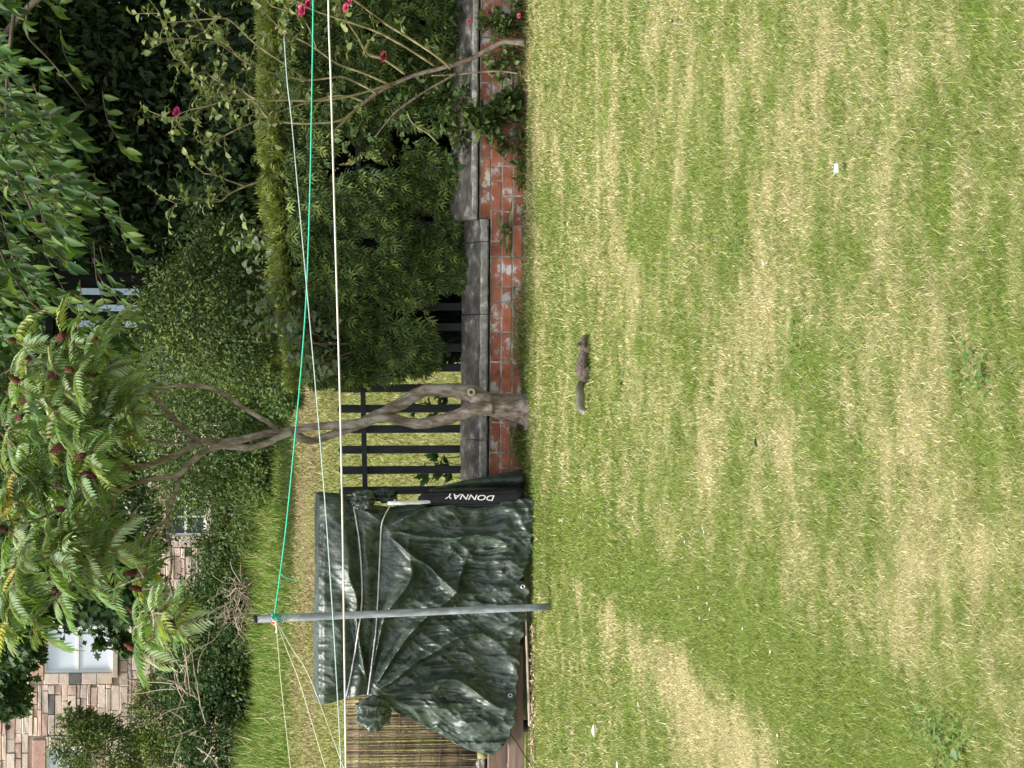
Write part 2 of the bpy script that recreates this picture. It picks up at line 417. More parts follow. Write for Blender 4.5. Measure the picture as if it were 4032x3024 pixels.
# neighbouring grass beyond the fence
n = 150000
yy = 17.4 + (55.5 - 17.4) * rng.uniform(0, 1, n) ** 0.9
xx = rng.uniform(-1, 1, n) * (0.178 * yy + 1.2)
P = np.stack([xx, yy, terrain(yy) - 0.03], 1)
cc = far_col(P) * rng.uniform(0.75, 1.5, n)[:, None]
pale = rng.uniform(0, 1, n) < 0.16
cc[pale] = np.array([0.42, 0.38, 0.20]) * rng.uniform(0.7, 1.1, pale.sum())[:, None]
hh = (0.07 + 0.20 * sstep(39, 45, yy) + 0.25 * sstep(48, 54, yy) * fbm(xx * .8, yy * .6, 0, 6, 2) + 0.42 * sstep(43, 50, yy) * sstep(0.50, 0.72, fbm(xx * .55, yy * .35, 0, 66, 3))) * rng.uniform(0.5, 1.4, n)
V, T, c = blades(P, hh, 0.0006 * yy * rng.uniform(0.7, 1.5, n), cc, (0.2, 1.0), 5, True)
tag(link('meadow_grass', trimesh('meadow_grass', V, T, c), GRASS), 'rougher grass rising beyond the black picket fence', 'grass', kind='stuff')

# ================================================================== brick wall with coping
WY = 16.04
brick_m = stain_mat('brick', [(0.25, (0.19, 0.070, 0.045)), (0.42, (0.40, 0.135, 0.075)), (0.54, (0.46, 0.175, 0.105)), (0.575, (0.50, 0.31, 0.25)), (0.62, (0.66, 0.61, 0.57))], 8.5, 0.9, 0.8, 0.006, rand=0.22, bscale=60)
mortar_m = stain_mat('mortar', [(0.35, (0.20, 0.18, 0.16)), (0.5, (0.40, 0.37, 0.34)), (0.62, (0.75, 0.72, 0.68))], 9, 0.95, 0.7, 0.006)
coping_m = stain_mat('coping_concrete', [(0.30, (0.050, 0.046, 0.038)), (0.47, (0.105, 0.096, 0.08)), (0.58, (0.18, 0.165, 0.14)), (0.68, (0.42, 0.41, 0.37))], 9, 0.95, 1.0, 0.010, rand=0.12, bscale=55, detail=10)
face_m = stain_mat('coping_face', [(0.30, (0.14, 0.13, 0.11)), (0.45, (0.28, 0.26, 0.23)), (0.56, (0.40, 0.38, 0.35)), (0.64, (0.62, 0.61, 0.58))], 16, 0.95, 1.0, 0.010, rand=0.10, bscale=60, detail=10)
wall = empty('brick_wall', (1.2, WY, 0), 'low red brick garden wall with weathered concrete coping, stepping up on one side', 'wall')
STEP = 1.235
V, Fc = joinm([box(-3.9, STEP, WY + 0.006, WY + 0.24, -0.05, 0.252), box(STEP + 0.002, 3.9, WY + 0.006, WY + 0.24, -0.05, 0.337)])
link('mortar', pymesh('mortar', V, Fc), mortar_m, wall)
row = 0
for zi in range(4):
    x = -1.25 + (0.06 if zi % 2 else -0.05)
    z0 = 0.008 + zi * 0.083
    while x < 3.4:
        Lb = 0.215 if random.random() < 0.72 else 0.102
        if zi == 3 and x < STEP + 0.004:
            if x + Lb < STEP + 0.03: x += Lb + 0.011; continue
            x = STEP + 0.008
        pr = random.uniform(-0.002, 0.003)
        V, Fc = box(x, x + Lb, WY - pr, WY + 0.09, z0 + random.uniform(-.001, .001), z0 + 0.0715 + random.uniform(-.002, .001), 0.004, 0.0022, random.random())
        link('brick', pymesh('brick', V, Fc), brick_m, wall)
        x += Lb + 0.011
def coping(x0, x1, zb, zf, zt, seed):
    r = random.Random(seed); nx = max(4, int((x1 - x0) / 0.05)); prof = [(WY + 0.22, zb + 0.004), (WY - 0.035, zb), (WY - 0.045, zb + 0.012), (WY - 0.045, zf - 0.012), (WY - 0.034, zf), (WY + 0.10, zf + (zt - zf) * 0.45), (WY + 0.27, zt), (WY + 0.30, zt - 0.02), (WY + 0.30, zb + 0.02)]
    V = []; Fc = []; k = len(prof)
    for i in range(nx + 1):
        x = x0 + (x1 - x0) * i / nx
        for j, (y, z) in enumerate(prof):
            e = 0.005 if 2 < j < 7 else 0.002
            V.append((x, y + r.uniform(-e, e), z + r.uniform(-e, e)))
    for i in range(nx):
        for j in range(k):
            Fc.append((i * k + j, i * k + (j + 1) % k, (i + 1) * k + (j + 1) % k, (i + 1) * k + j))
    Fc.append(tuple(range(k))); Fc.append(tuple(nx * k + j for j in range(k - 1, -1, -1)))
    cs = link('coping_stone', pymesh('coping_stone', V, Fc), coping_m, wall); cs.data.materials.append(face_m)
    for i in range(nx):
        for j in (1, 2, 3): cs.data.polygons[i * k + j].material_index = 1
xs = [-3.8, -2.3, -1.35, -0.42, 0.52, 1.06, STEP - 0.004]
for i in range(len(xs) - 1): coping(xs[i] + 0.003, xs[i + 1] - 0.003, 0.272, 0.332, 0.44, i)
xs = [STEP - 0.01, 2.05, 2.95, 3.85]
for i in range(len(xs) - 1): coping(xs[i] + 0.003, xs[i + 1] - 0.003, 0.356, 0.402, 0.53, i + 20)

# ================================================================== black picket fence
fence_m = stain_mat('black_paint', [(0.3, (0.010, 0.013, 0.016)), (0.7, (0.035, 0.042, 0.05))], 25, 0.5, 0.3, 0.002, mapping=(1, 1, 0.2))
FY = 16.37
fence = empty('picket_fence', (0, FY, 0.4), 'black picket fence with rounded tops standing behind the wall coping', 'fence')
def picket(px, py, top):
    a = pt(px, py, FY); x = a.x; zt = top
    w = 0.031; V = []; Fc = []
    prof = [(-w, 0.30), (w, 0.30), (w, zt - 0.03), (w * 0.75, zt - 0.01), (0, zt), (-w * 0.75, zt - 0.01), (-w, zt - 0.03)]
    k = len(prof); lean = -0.009
    for y in (0.0, 0.022):
        for (dx, z) in prof: V.append((x + dx * (0.86 if y == 0 else 1) + lean * (z - 0.9), FY + y, z))
    Fc = [tuple(range(k)), tuple(range(2 * k - 1, k - 1, -1))] + [((i + 1) % k, i, i + k, (i + 1) % k + k) for i in range(k)]
    link('picket', pymesh('picket', V, Fc), fence_m, fence)
for i in range(-10, 9):
    y = 1531.5 + 80.6 * i
    if 3024 - y < 600: continue
    picket(1500, y, 1.375 - 0.0055 * i * 0.7)
def rail(px0, py0, px1, py1, h):
    a = pt(px0, py0, FY - 0.02); b = pt(px1, py1, FY - 0.02)
    V = []
    for p in (a, b):
        V += [(p.x, FY - 0.028, p.z - h / 2), (p.x, FY - 0.028, p.z + h / 2), (p.x, FY - 0.002, p.z + h / 2), (p.x, FY - 0.002, p.z - h / 2)]
    link('rail', pymesh('rail', V, [(0, 1, 2, 3), (7, 6, 5, 4), (0, 4, 5, 1), (1, 5, 6, 2), (2, 6, 7, 3), (3, 7, 4, 0)]), fence_m, fence)
rail(1400, 500, 1452, 2350, 0.038)

# ================================================================== camouflage tarpaulin over a stack
tarp_m = bpy.data.materials.new('camouflage_tarp'); n_, l_, b_ = nodes(tarp_m)
ta = tex(n_, l_, 11, 4, 0.65, mapping=(1.2, 1, 0.8)); ra = ramp(n_, [(0.34, (0.020, 0.030, 0.021)), (0.46, (0.036, 0.056, 0.039)), (0.55, (0.052, 0.076, 0.054)), (0.63, (0.088, 0.094, 0.085))])
ra.color_ramp.interpolation = 'EASE'
l_.new(ta.outputs[0], ra.inputs[0])
tb = tex(n_, l_, 15.0, 3, 0.5, mapping=(1.0, 1.0, 0.6)); rb = ramp(n_, [(0.485, (0, 0, 0)), (0.497, (0.8, 0.8, 0.8)), (0.509, (0, 0, 0))]); l_.new(tb.outputs[0], rb.inputs[0])
m1 = n_.new('ShaderNodeMix'); m1.data_type = 'RGBA'; l_.new(rb.outputs[0], m1.inputs[0]); l_.new(ra.outputs[0], m1.inputs[6]); m1.inputs[7].default_value = (0.115, 0.155, 0.13, 1)
tc = tex(n_, l_, 20.0, 3, 0.6); rc = ramp(n_, [(0.60, (0, 0, 0)), (0.64, (1, 1, 1))]); l_.new(tc.outputs[0], rc.inputs[0])
m2 = n_.new('ShaderNodeMix'); m2.data_type = 'RGBA'; l_.new(rc.outputs[0], m2.inputs[0]); l_.new(m1.outputs[2], m2.inputs[6]); m2.inputs[7].default_value = (0.018, 0.025, 0.020, 1)
l_.new(m2.outputs[2], b_.inputs['Base Color'])
b_.inputs['Roughness'].default_value = 0.38; b_.inputs['Specular IOR Level'].default_value = 0.55
tw = tex(n_, l_, 30, 5, 0.6, mapping=(1.6, 1.6, 0.4)); bump(n_, l_, b_, tw, 0.5, 0.008)
TD = 15.42
LB = [(1238, 238), (1300, 246), (1370, 262), (1455, 285), (1540, 250), (1600, 215), (1800, 128), (1917, 78), (1990, 60), (2110, 45)]
RB = [(1238, 1068), (1330, 1062), (1400, 1050), (1480, 1020), (1560, 1010), (1650, 1020), (1800, 1036), (2000, 1055), (2110, 1064)]
HEM = [(0, 1930), (60, 1965), (95, 2000), (180, 2030), (286, 2036), (470, 2052), (600, 2072), (690, 2082), (735, 2078), (737, 2046), (760, 2060), (862, 2100), (900, 2092), (960, 2100), (1064, 2108), (1200, 2108)]
lbv, lbu = zip(*LB); rbv, rbu = zip(*RB); hu, hv = zip(*HEM)
def tarp_fold(U, Vv):
    "inward/outward displacement in metres (positive = towards the viewer)"
    d = np.zeros_like(U)
    # fan of folds from the left gather and from the right pinch
    for (gu, gv, a0, a1, k, A, rmax, sd) in ((290, 1458, -0.35, 1.75, 7.5, 0.10, 760, 3), (925, 1505, 0.55, 2.35, 6.0, 0.10, 620, 8), (1040, 1400, 1.2, 3.4, 5.0, 0.03, 300, 12)):
        du, dv = U - gu, Vv - gv; r = np.hypot(du, dv) + 1e-6; ph = np.arctan2(dv, du)
        win = sstep(a0 - 0.15, a0 + 0.15, ph) * (1 - sstep(a1 - 0.15, a1 + 0.15, ph))
        f = 1 - np.abs(np.sin(k * ph + 1.6 * fbm(U * 0.004, Vv * 0.004, 0, sd, 2) * 2 + sd))
        d += A * win * (f ** 1.6 - 0.35) * sstep(20, 170, r) * (1 - sstep(rmax * 0.55, rmax, r))
    # rope cinches
    r1 = np.interp(U, [285, 500, 700, 900, 1040], [1372, 1420, 1428, 1415, 1392]); r2 = np.interp(U, [285, 500, 700, 900, 930, 1010], [1456, 1488, 1494, 1500, 1503, 1560])
    d -= 0.028 * np.exp(-((Vv - r1) / 26) ** 2) + 0.03 * np.exp(-((Vv - r2) / 30) ** 2)
    d += 0.02 * np.exp(-((Vv - (r1 + r2) / 2) / 30) ** 2) + 0.03 * np.exp(-((Vv - r1 + 75) / 45) ** 2)
    # billow and crumple
    d += 0.10 * (fbm(U * 0.0032 + 4, Vv * 0.0026, 0, 51, 3) - 0.5) * sstep(1480, 1650, Vv)
    low = sstep(1520, 1800, Vv)
    wu = U + 60 * (fbm(U * .006, Vv * .006, 0, 61, 2) - .5); wv = Vv + 60 * (fbm(U * .006, Vv * .006, 5, 62, 2) - .5)
    d += (0.020 + 0.055 * low) * (ridge(wu * 0.019, wv * 0.0036, 0, 33, 3) - 0.5)
    d += (0.012 + 0.014 * low) * (ridge((wu + 0.7 * wv) * 0.024, (wv - 0.7 * wu) * 0.009, 0, 35, 2) - 0.5)
    return d
NA, NB = 240, 190
A_, B_ = np.meshgrid(np.linspace(0, 1, NA), np.linspace(0, 1, NB))
V0 = 1262.0
def front_uv(A, B):
    Vm = V0 + B * (2110 - V0)
    ul = np.interp(Vm, lbv, lbu); ur = np.interp(Vm, rbv, rbu); U = ul + A * (ur - ul)
    hem = np.interp(U, hu, hv) + 5 * np.sin(U * 0.11)
    Vv = V0 + B * (hem - V0)
    return U, Vv
Uf, Vf = front_uv(A_, B_)
def uv_to_world(U, Vv, D):
    rx = (U - 1512) / F; ry = (Vv - 2016) / F
    dx = rx; dy = ry * DN.y + FW.y; dz = ry * DN.z + FW.z
    t = D / dy
    return np.stack([dx * t, D + 0 * dx, CAMZ + dz * t], -1)
def front_depth(U, Vv, A):
    d = TD - tarp_fold(U, Vv) - 0.06 * sstep(1500, 2100, Vv)
    edge = (1 - sstep(0, 0.05, A)) * sstep(1500, 1300, Vv) + sstep(0.96, 1, A)
    return d + 0.05 * edge + 0.10 * (1 - sstep(0.0, 0.16, A)) * sstep(1480, 1700, Vv) + 0.03 * (1 - sstep(1262, 1284, Vv))
Df = front_depth(Uf, Vf, A_)
PW = uv_to_world(Uf, Vf, TD * np.ones_like(Uf)); PW[..., 1] = Df
PW[..., 2] = np.maximum(PW[..., 2], 0.012)
# side returns and top wrap back to the far edge
NS = 26
cols_ = []
for j in range(NS, 0, -1):        # left side, from back to front
    t = j / NS
    e = PW[:, 0].copy(); e[:, 1] = e[:, 1] + t * 0.50; e[:, 0] += 0.10 * t * sstep(1500, 2000, Vf[:, 0]) + 0.025 * (ridge(e[:, 1] * 9, e[:, 2] * 4, 0, 71, 3) - .5) * min(1, t * 4)
    cols_.append(e)
left = np.stack(cols_, 1)
cols_ = []
for j in range(1, NS + 1):
    t = j / NS
    e = PW[:, -1].copy(); e[:, 1] = e[:, 1] + t * 0.50; e[:, 0] += 0.03 * (ridge(e[:, 1] * 9, e[:, 2] * 4, 0, 72, 3) - .5) * min(1, t * 4)
    cols_.append(e)
right = np.stack(cols_, 1)
FULL = np.concatenate([left, PW, right], 1)
nr, ncl = FULL.shape[:2]
NT = 24
top = np.zeros((NT, NA, 3))
for j in range(NT):
    t = (j + 1) / NT
    e = PW[0].copy(); ycol = e[:, 1]
    e[:, 1] = ycol + t * (TD + 0.52 - ycol); e[:, 2] += 0.012 * math.sin(min(1, t * 1.6) * 1.5) + 0.02 * (fbm(e[:, 0] * 5, e[:, 1] * 5, 0, 90, 3) - .5) + 0.012 * (ridge(e[:, 0] * 14, e[:, 1] * 7, 0, 91, 3) - .5)
    top[j] = e
Vt = np.concatenate([FULL.reshape(-1, 3), top.reshape(-1, 3)])
idx = np.arange(nr * ncl).reshape(nr, ncl)
q1 = np.stack([idx[:-1, :-1], idx[1:, :-1], idx[1:, 1:], idx[:-1, 1:]], -1).reshape(-1, 4)
it = np.concatenate([idx[0:1, NS:NS + NA], nr * ncl + np.arange(NT * NA).reshape(NT, NA)], 0)
q2 = np.stack([it[:-1, :-1], it[:-1, 1:], it[1:, 1:], it[1:, :-1]], -1).reshape(-1, 4)
tarp = empty('tarpaulin', (-1.9, TD, 0), 'dark green camouflage tarpaulin tied over a tall boxy stack on the lawn edge', 'tarpaulin')
me = trimesh('cover', Vt, np.concatenate([q1, q2]), None, True)
cov = link('cover', me, tarp_m, tarp)
sol = cov.modifiers.new('s', 'SOLIDIFY'); sol.thickness = 0.003; sol.offset = -1
# bunched corners where the ropes gather the cloth
def bunch(name, c, rx, ry, rz, seed, ang0):
    nu, nv = 72, 48; th, ph = np.meshgrid(np.linspace(0, 2 * np.pi, nu, endpoint=False), np.linspace(0.05, np.pi - 0.05, nv))
    d = np.stack([np.sin(ph) * np.cos(th), np.sin(ph) * np.sin(th), np.cos(ph)], -1)
    f = 1 - np.abs(np.sin(4.5 * th + ang0 + 1.5 * vn(d[..., 0] * 2, d[..., 2] * 2, 0, seed)))
    r = 0.78 + 0.35 * f ** 1.4 * np.sin(ph) + 0.35 * (ridge(d[..., 0] * 2.2, d[..., 1] * 2.2, d[..., 2] * 2.2, seed, 3) - 0.5) + 0.25 * (fbm(d[..., 0] * 1.5, d[..., 1] * 1.5, d[..., 2] * 1.5, seed + 3) - .5)
    P = np.array(c) + d * r[..., None] * np.array([rx, ry, rz])
    i = np.arange(nu * nv).reshape(nv, nu); a = i[:-1]; b = i[1:]
    T = np.stack([a, b, np.roll(b, -1, 1), np.roll(a, -1, 1)], -1).reshape(-1, 4)
    link(name, trimesh(name, P.reshape(-1, 3), T, None, True), tarp_m, tarp)
bunch('bunched_corner', pt(1478, 2812, 15.30), 0.115, 0.09, 0.145, 3, 0.4)
bunch('bunched_corner', pt(1432, 1972, 15.45), 0.075, 0.10, 0.10, 9, 1.0)
bunch('bunched_corner', pt(1520, 1955, 15.55), 0.05, 0.09, 0.10, 14, 2.0)
# trailing tail of cloth on the right, beside the bag
V = []
for i in range(30):
    t = i / 29; vpx = 1690 + t * 375; y_lo = 1938 - 12 * t; y_hi = 1938 - 6 - 80 * t ** 0.8
    for j in range(14):
        s = j / 13; p = pt(vpx, y_lo + (y_hi - y_lo) * s, 15.72)
        p.y += 0.05 * math.sin(s * 5 + t * 2) * t + 0.10 * s * t; V.append(p)
T = [(i * 14 + j, i * 14 + j + 1, i * 14 + j + 15, i * 14 + j + 14) for i in range(29) for j in range(13)]
tl = link('trailing_tail', pymesh('trailing_tail', V, T, True), tarp_m, tarp)
tl.modifiers.new('s', 'SOLIDIFY').thickness = 0.003
# brass eyelets
eye_m = flat_mat('eyelet_metal', (0.7, 0.7, 0.68), 0.3, 0.6, 0.8)
def torus(c, R, r, nrm=(0, -1, 0), nu=14, nv=6):
    q = Vector((0, 0, 1)).rotation_difference(Vector(nrm)); V = []; Fc = []
    for i in range(nu):
        a = 2 * math.pi * i / nu
        for j in range(nv):
            b = 2 * math.pi * j / nv
            V.append(Vector(c) + q @ Vector(((R + r * math.cos(b)) * math.cos(a), (R + r * math.cos(b)) * math.sin(a), r * math.sin(b))))
    for i in range(nu):
        for j in range(nv):
            Fc.append((i * nv + j, ((i + 1) % nu) * nv + j, ((i + 1) % nu) * nv + (j + 1) % nv, i * nv + (j + 1) % nv))
    return V, Fc
def tarp_y(U, Vv):
    ul = np.interp(Vv, lbv, lbu); ur = np.interp(Vv, rbv, rbu)
    return float(front_depth(np.array([float(U)]), np.array([float(Vv)]), np.array([(U - ul) / (ur - ul)]))[0])
for (ex, ey) in ((2017, 2738), (2064, 2310)):
    yd = tarp_y(3024 - ey, ex); c = pt(ex, ey, yd - 0.006)
    V, Fc = torus(c, 0.013, 0.005); link('eyelet', pymesh('eyelet', V, Fc, True), eye_m, tarp)
# tie ropes
rope_m = stain_mat('rope_white', [(0.3, (0.55, 0.50, 0.50)), (0.7, (0.85, 0.82, 0.82))], 90, 0.85, 0.8, 0.003)
def surf_rope(pts, name, label):
    path = smooth_path([Vector((3024 - y, x, 0)) for x, y in pts], 8)
    W_ = []
    for q in path:
        ys = [tarp_y(q.x + du, q.y + dv) for du in (-8, 0, 8) for dv in (-7, 0, 7)]
        W_.append(pt(q.y, 3024 - q.x, min(ys) - 0.004))
    ysm = np.convolve(np.pad([w.y for w in W_], 3, mode='edge'), np.ones(7) / 7, 'valid')
    for w, ys_, q in zip(W_, ysm, path): w.y = min(w.y, ys_)
    V, Fc = tube(W_, [0.0050] * len(W_), 8, 0.10)
    return tag(link(name, pymesh(name, V, Fc, True), rope_m), label, 'rope', 'ropes tied round the tarpaulin')
surf_rope([(1392, 1985), (1405, 2050), (1420, 2150), (1428, 2260), (1430, 2360), (1422, 2450), (1405, 2560), (1385, 2680), (1366, 2765)], 'tie_rope', 'upper white rope tied across the camouflage tarpaulin')
surf_rope([(1560, 1968), (1535, 2000), (1508, 2060), (1502, 2130), (1497, 2260), (1492, 2380), (1484, 2500), (1470, 2620), (1456, 2738)], 'tie_rope', 'lower white rope tied across the camouflage tarpaulin')

# ================================================================== black sports bag and white pole beside the tarpaulin
bag_m = stain_mat('black_nylon', [(0.3, (0.006, 0.006, 0.008)), (0.7, (0.018, 0.018, 0.022))], 40, 0.55, 0.5, 0.003)
bag = empty('sports_bag', gpt(2050, 1965), 'long black sports bag with white lettering leaning upright beside the tarpaulin', 'bag')
BD = 15.50
rings = [(1648, 1968, 8), (1662, 1968, 22), (1700, 1968, 32), (1800, 1968, 36), (1900, 1966, 37), (1990, 1962, 38), (2040, 1958, 40), (2066, 1957, 36)]
V = []; Fc = []; sg = 16
for (vx, vy, hw) in rings:
    p = pt(vx, vy, BD); rw = hw / F * BD
    for k in range(sg):
        a = 2 * math.pi * k / sg; ca, sa = math.cos(a), math.sin(a)
        V.append((p.x + rw * math.copysign(abs(ca) ** 0.7, ca), p.y + rw * 0.9 * math.copysign(abs(sa) ** 0.7, sa), p.z))
for i in range(len(rings) - 1):
    for k in range(sg):
        k2 = (k + 1) % sg; Fc.append((i * sg + k, (i + 1) * sg + k, (i + 1) * sg + k2, i * sg + k2))
Fc.append(tuple(range(sg))); Fc.append(tuple((len(rings) - 1) * sg + k for k in range(sg - 1, -1, -1)))
bb = link('bag_body', pymesh('bag_body', V, Fc, True), bag_m, bag)
sb = bb.modifiers.new('sub', 'SUBSURF'); sb.levels = 2; sb.render_levels = 2
seam = []
for sx in (-0.62, 0.62):
    P = [pt(vx, vy - sx * hw, BD - hw / F * BD * 0.86) for vx, vy, hw in rings[1:-1]]
    V, Fc = tube(smooth_path(P, 3), [0.003] * (len(P) * 3 - 2), 5); link('seam', pymesh('seam', V, Fc, True), flat_mat('bag_piping', (0.03, 0.03, 0.035)), bag)
cu = bpy.data.curves.new('letters', 'FONT'); cu.body = 'DONNAY'; cu.size = 1.0; cu.shear = 0.25; cu.extrude = 0.01; cu.offset = 0.012
tmp = bpy.data.objects.new('letters_tmp', cu); COL.objects.link(tmp)
dg = bpy.context.evaluated_depsgraph_get(); dg.update()
lm = bpy.data.meshes.new_from_object(tmp.evaluated_get(dg)); bpy.data.objects.remove(tmp)
lm.name = 'lettering'
co = np.array([v.co[:] for v in lm.vertices]); co[:, 0] -= co[:, 0].min(); co[:, 1] -= (co[:, 1].max() + co[:, 1].min()) / 2
wd = co[:, 0].max(); ht = co[:, 1].max() - co[:, 1].min()
Pd = pt(1950, 1962, BD - 0.078); Py = pt(1754, 1955, BD - 0.078)
ax = (Py - Pd); tl_ = ax.length; ax.normalize(); ay = Vector((-ax.z, 0, ax.x)).normalized()
ay = Vector((-1, 0, 0)) * abs(ay.x) + Vector((0, 0, ay.z)) if ay.x > 0 else ay
nrm_ = Vector((0, -1, 0))
for i, v in enumerate(lm.vertices):
    v.co = Pd + ax * (co[i, 0] / wd * tl_) + ay * (co[i, 1] / ht * 0.040) + nrm_ * (co[i, 2] * 0.05)
link('lettering', lm, flat_mat('white_print', (0.8, 0.8, 0.82), 0.5), bag)
pole_w = flat_mat('white_tube', (0.78, 0.80, 0.84), 0.4)
wp = tube([pt(1530, 1984, 15.36), pt(1600, 1982, 15.38), pt(1700, 1978, 15.47), pt(2040, 1960, 15.52)], [0.0135] * 4, 10)
tag(link('white_tube', pymesh('white_tube', *wp, True), pole_w), 'pale grey tube poking out of the black bag', 'tube')

# ================================================================== washing line post and lines
galv = stain_mat('galvanised_steel', [(0.28, (0.16, 0.13, 0.11)), (0.38, (0.20, 0.21, 0.23)), (0.52, (0.30, 0.33, 0.37)), (0.66, (0.48, 0.51, 0.56))], 14, 0.6, 0.5, 0.003, metal=0.25, mapping=(1, 1, 0.35), detail=9)
PD = gpt(2193, 2387).y
post = empty('washing_line_post', gpt(2193, 2387), 'tall grey galvanised steel washing line post in front of the tarpaulin', 'post')
a = gpt(2193, 2387, -0.03); b = pt(1010, 2444, PD)
V, Fc = tube([a.lerp(b, t) for t in np.linspace(0, 1, 12)], [0.0245] * 12, 20); link('tube', pymesh('tube', V, Fc, True), galv, post)
c = pt(1003, 2444.4, PD); V, Fc = tube([c + Vector((0, 0, 0.004)), c + Vector((0, 0, -0.002)), b + Vector((0, 0, -0.012)), b + Vector((0, 0, -0.014))], [0.018, 0.0265, 0.0265, 0.0235], 20)
link('end_cap', pymesh('end_cap', V, Fc, True), flat_mat('black_cap', (0.012, 0.012, 0.014), 0.5), post)
green_m = flat_mat('green_cord', (0.05, 0.50, 0.33), 0.45); cream_m = flat_mat('cream_cord', (0.62, 0.60, 0.40), 0.6); whitec_m = flat_mat('white_cord', (0.66, 0.63, 0.58), 0.6); pale_m = flat_mat('pale_blue_cord', (0.55, 0.68, 0.66), 0.5)
def cord(name, pts, r, mat, label, group='washing lines'):
    P = smooth_path(pts, 8); V, Fc = tube(P, [r] * len(P), 6)
    return tag(link(name, pymesh(name, V, Fc, True), mat), label, 'washing line', group)
k0 = (1085, 2440)
cord('washing_line', [pt(*k0, PD - 0.03), pt(1100, 2330, PD - .02), pt(1108, 2265, PD - 0.02), pt(1130, 2080, PD - .02), pt(1160, 1760, PD - .03), pt(1190, 1400, PD - .05), pt(1207, 1100, PD - 0.06), pt(1217, 700, PD - .08), pt(1222, 300, PD - 0.1), pt(1224, 0, PD - 0.1), pt(1224, -700, PD - .12)], 0.0052, green_m, 'bright green plastic washing line running from the post')
cord('cord_tail', [pt(1108, 2262, PD - 0.022), pt(1125, 2278, PD - .03), pt(1150, 2286, PD - .04), pt(1180, 2293, PD - .045)], 0.0022, green_m, 'short loose green tail of cord hanging from the green line')
WD = 9.5
cord('washing_line', [pt(1280, -700, WD), pt(1284, 0, WD), pt(1296, 330, WD), pt(1312, 800, WD), pt(1326, 1200, WD), pt(1340, 1600, WD), pt(1353, 2100, WD), pt(1363, 2600, WD), pt(1371, 3024, WD), pt(1378, 3700, WD)], 0.0042, whitec_m, 'thick white washing line crossing the whole garden nearest the viewer')
cord('washing_line', [pt(1110, 150, 13.2), pt(1124, 330, 13), pt(1142, 480, 12.9), pt(1165, 720, 12.6), pt(1200, 1080, 12.3), pt(1240, 1500, 12), pt(1280, 1950, 11.7), pt(1307, 2300, 11.5), pt(1330, 2640, 11.3), pt(1352, 3024, 11), pt(1372, 3600, 10.7)], 0.0030, pale_m, 'thin pale washing line sloping across below the green one')
for (m1_, m2_, lab) in (((1115, 2700), (1155, 3040), 'uppermost cream cord leaving the post knot'), ((1190, 2700), (1295, 3040), 'middle cream cord leaving the post knot'), ((1230, 2680), (1368, 3040), 'lowest cream cord leaving the post knot')):
    e1 = pt(*m1_, PD - 0.3); e2 = pt(*m2_, PD - 0.7); s_ = pt(k0[0] + 8, k0[1] + 12, PD - 0.035)
    mid = s_.lerp(e1, 0.5)
    cord('washing_line', [s_, mid, e1, e2, e2 + (e2 - e1) * 1.2], 0.0034, cream_m, lab)
# knots on the post
knot = empty('cord_knot', pt(1090, 2445, PD), 'tangle of white, green and orange knots tied round the post top', 'knot')
def coil(cp, turns, R, r, dz, mat, name, tilt=0.0):
    n = int(turns * 14); P = []
    for i in range(n + 1):
        a = 2 * math.pi * i / 14
        P.append(cp + Vector((R * math.cos(a), R * math.sin(a), dz * i / n + tilt * math.cos(a))))
    V, Fc = tube(P, [r] * len(P), 6); link(name, pymesh(name, V, Fc, True), mat, knot)
coil(pt(1086, 2441, PD), 3.2, 0.031, 0.0045, -0.035, green_m, 'green_wrap', 0.006)
coil(pt(1076, 2441, PD), 2.2, 0.033, 0.004, -0.03, whitec_m, 'white_wrap', 0.012)
coil(pt(1108, 2439, PD), 2.3, 0.029, 0.0025, -0.035, pale_m, 'thin_wrap', -0.006)
def blob_knot(p, s, mat, seed, name):
    P = []
    r = random.Random(seed)
    for i in range(12): P.append(p + Vector((r.uniform(-s, s), r.uniform(-s, s) * 0.7, r.uniform(-s, s))))
    P = smooth_path(P, 5); V, Fc = tube(P, [s * 0.28] * len(P), 6); link(name, pymesh(name, V, Fc, True), mat, knot)
blob_knot(pt(1088, 2456, PD - 0.03), 0.018, whitec_m, 1, 'white_knot')
blob_knot(pt(1078, 2458, PD - 0.034), 0.011, flat_mat('orange_cord', (0.75, 0.16, 0.05)), 2, 'orange_knot')
blob_knot(pt(1084, 2434, PD - 0.032), 0.018, green_m, 3, 'green_knot')
P = smooth_path([pt(1090, 2462, PD - .035), pt(1096, 2480, PD - .04), pt(1092, 2498, PD - .04)], 5); V, Fc = tube(P, [0.006] * len(P), 6); link('loose_end', pymesh('loose_end', V, Fc, True), whitec_m, knot)

# ================================================================== reed screen, boards and log at the left
reed_m = stain_mat('reed', [(0.3, (0.05, 0.032, 0.022)), (0.48, (0.15, 0.10, 0.065)), (0.66, (0.40, 0.31, 0.20))], 11, 0.75, 0.5, 0.003, rand=0.55, mapping=(1, 1, 0.5))
RD = 15.80
screen = empty('reed_screen', pt(1885, 2950, RD), 'brown bamboo reed screen standing behind the tarpaulin', 'screen')
y = 2600.0; k = 0
xL, xR = pt(1600, 3130, RD).x, pt(1600, 2630, RD).x
x = xL
zt, zb = pt(1372, 2900, RD).z, pt(1886, 2950, RD).z
protos = []
for i in range(6):
    P = [Vector((random.uniform(-.0015, .0015), random.uniform(-.002, .002), z)) for z in np.linspace(0, zt - zb, 6)]
    protos.append(pymesh('reed', *tube(P, [0.0062] * 6, 6, 0.05, i), True)); protos[-1].materials.append(reed_m)
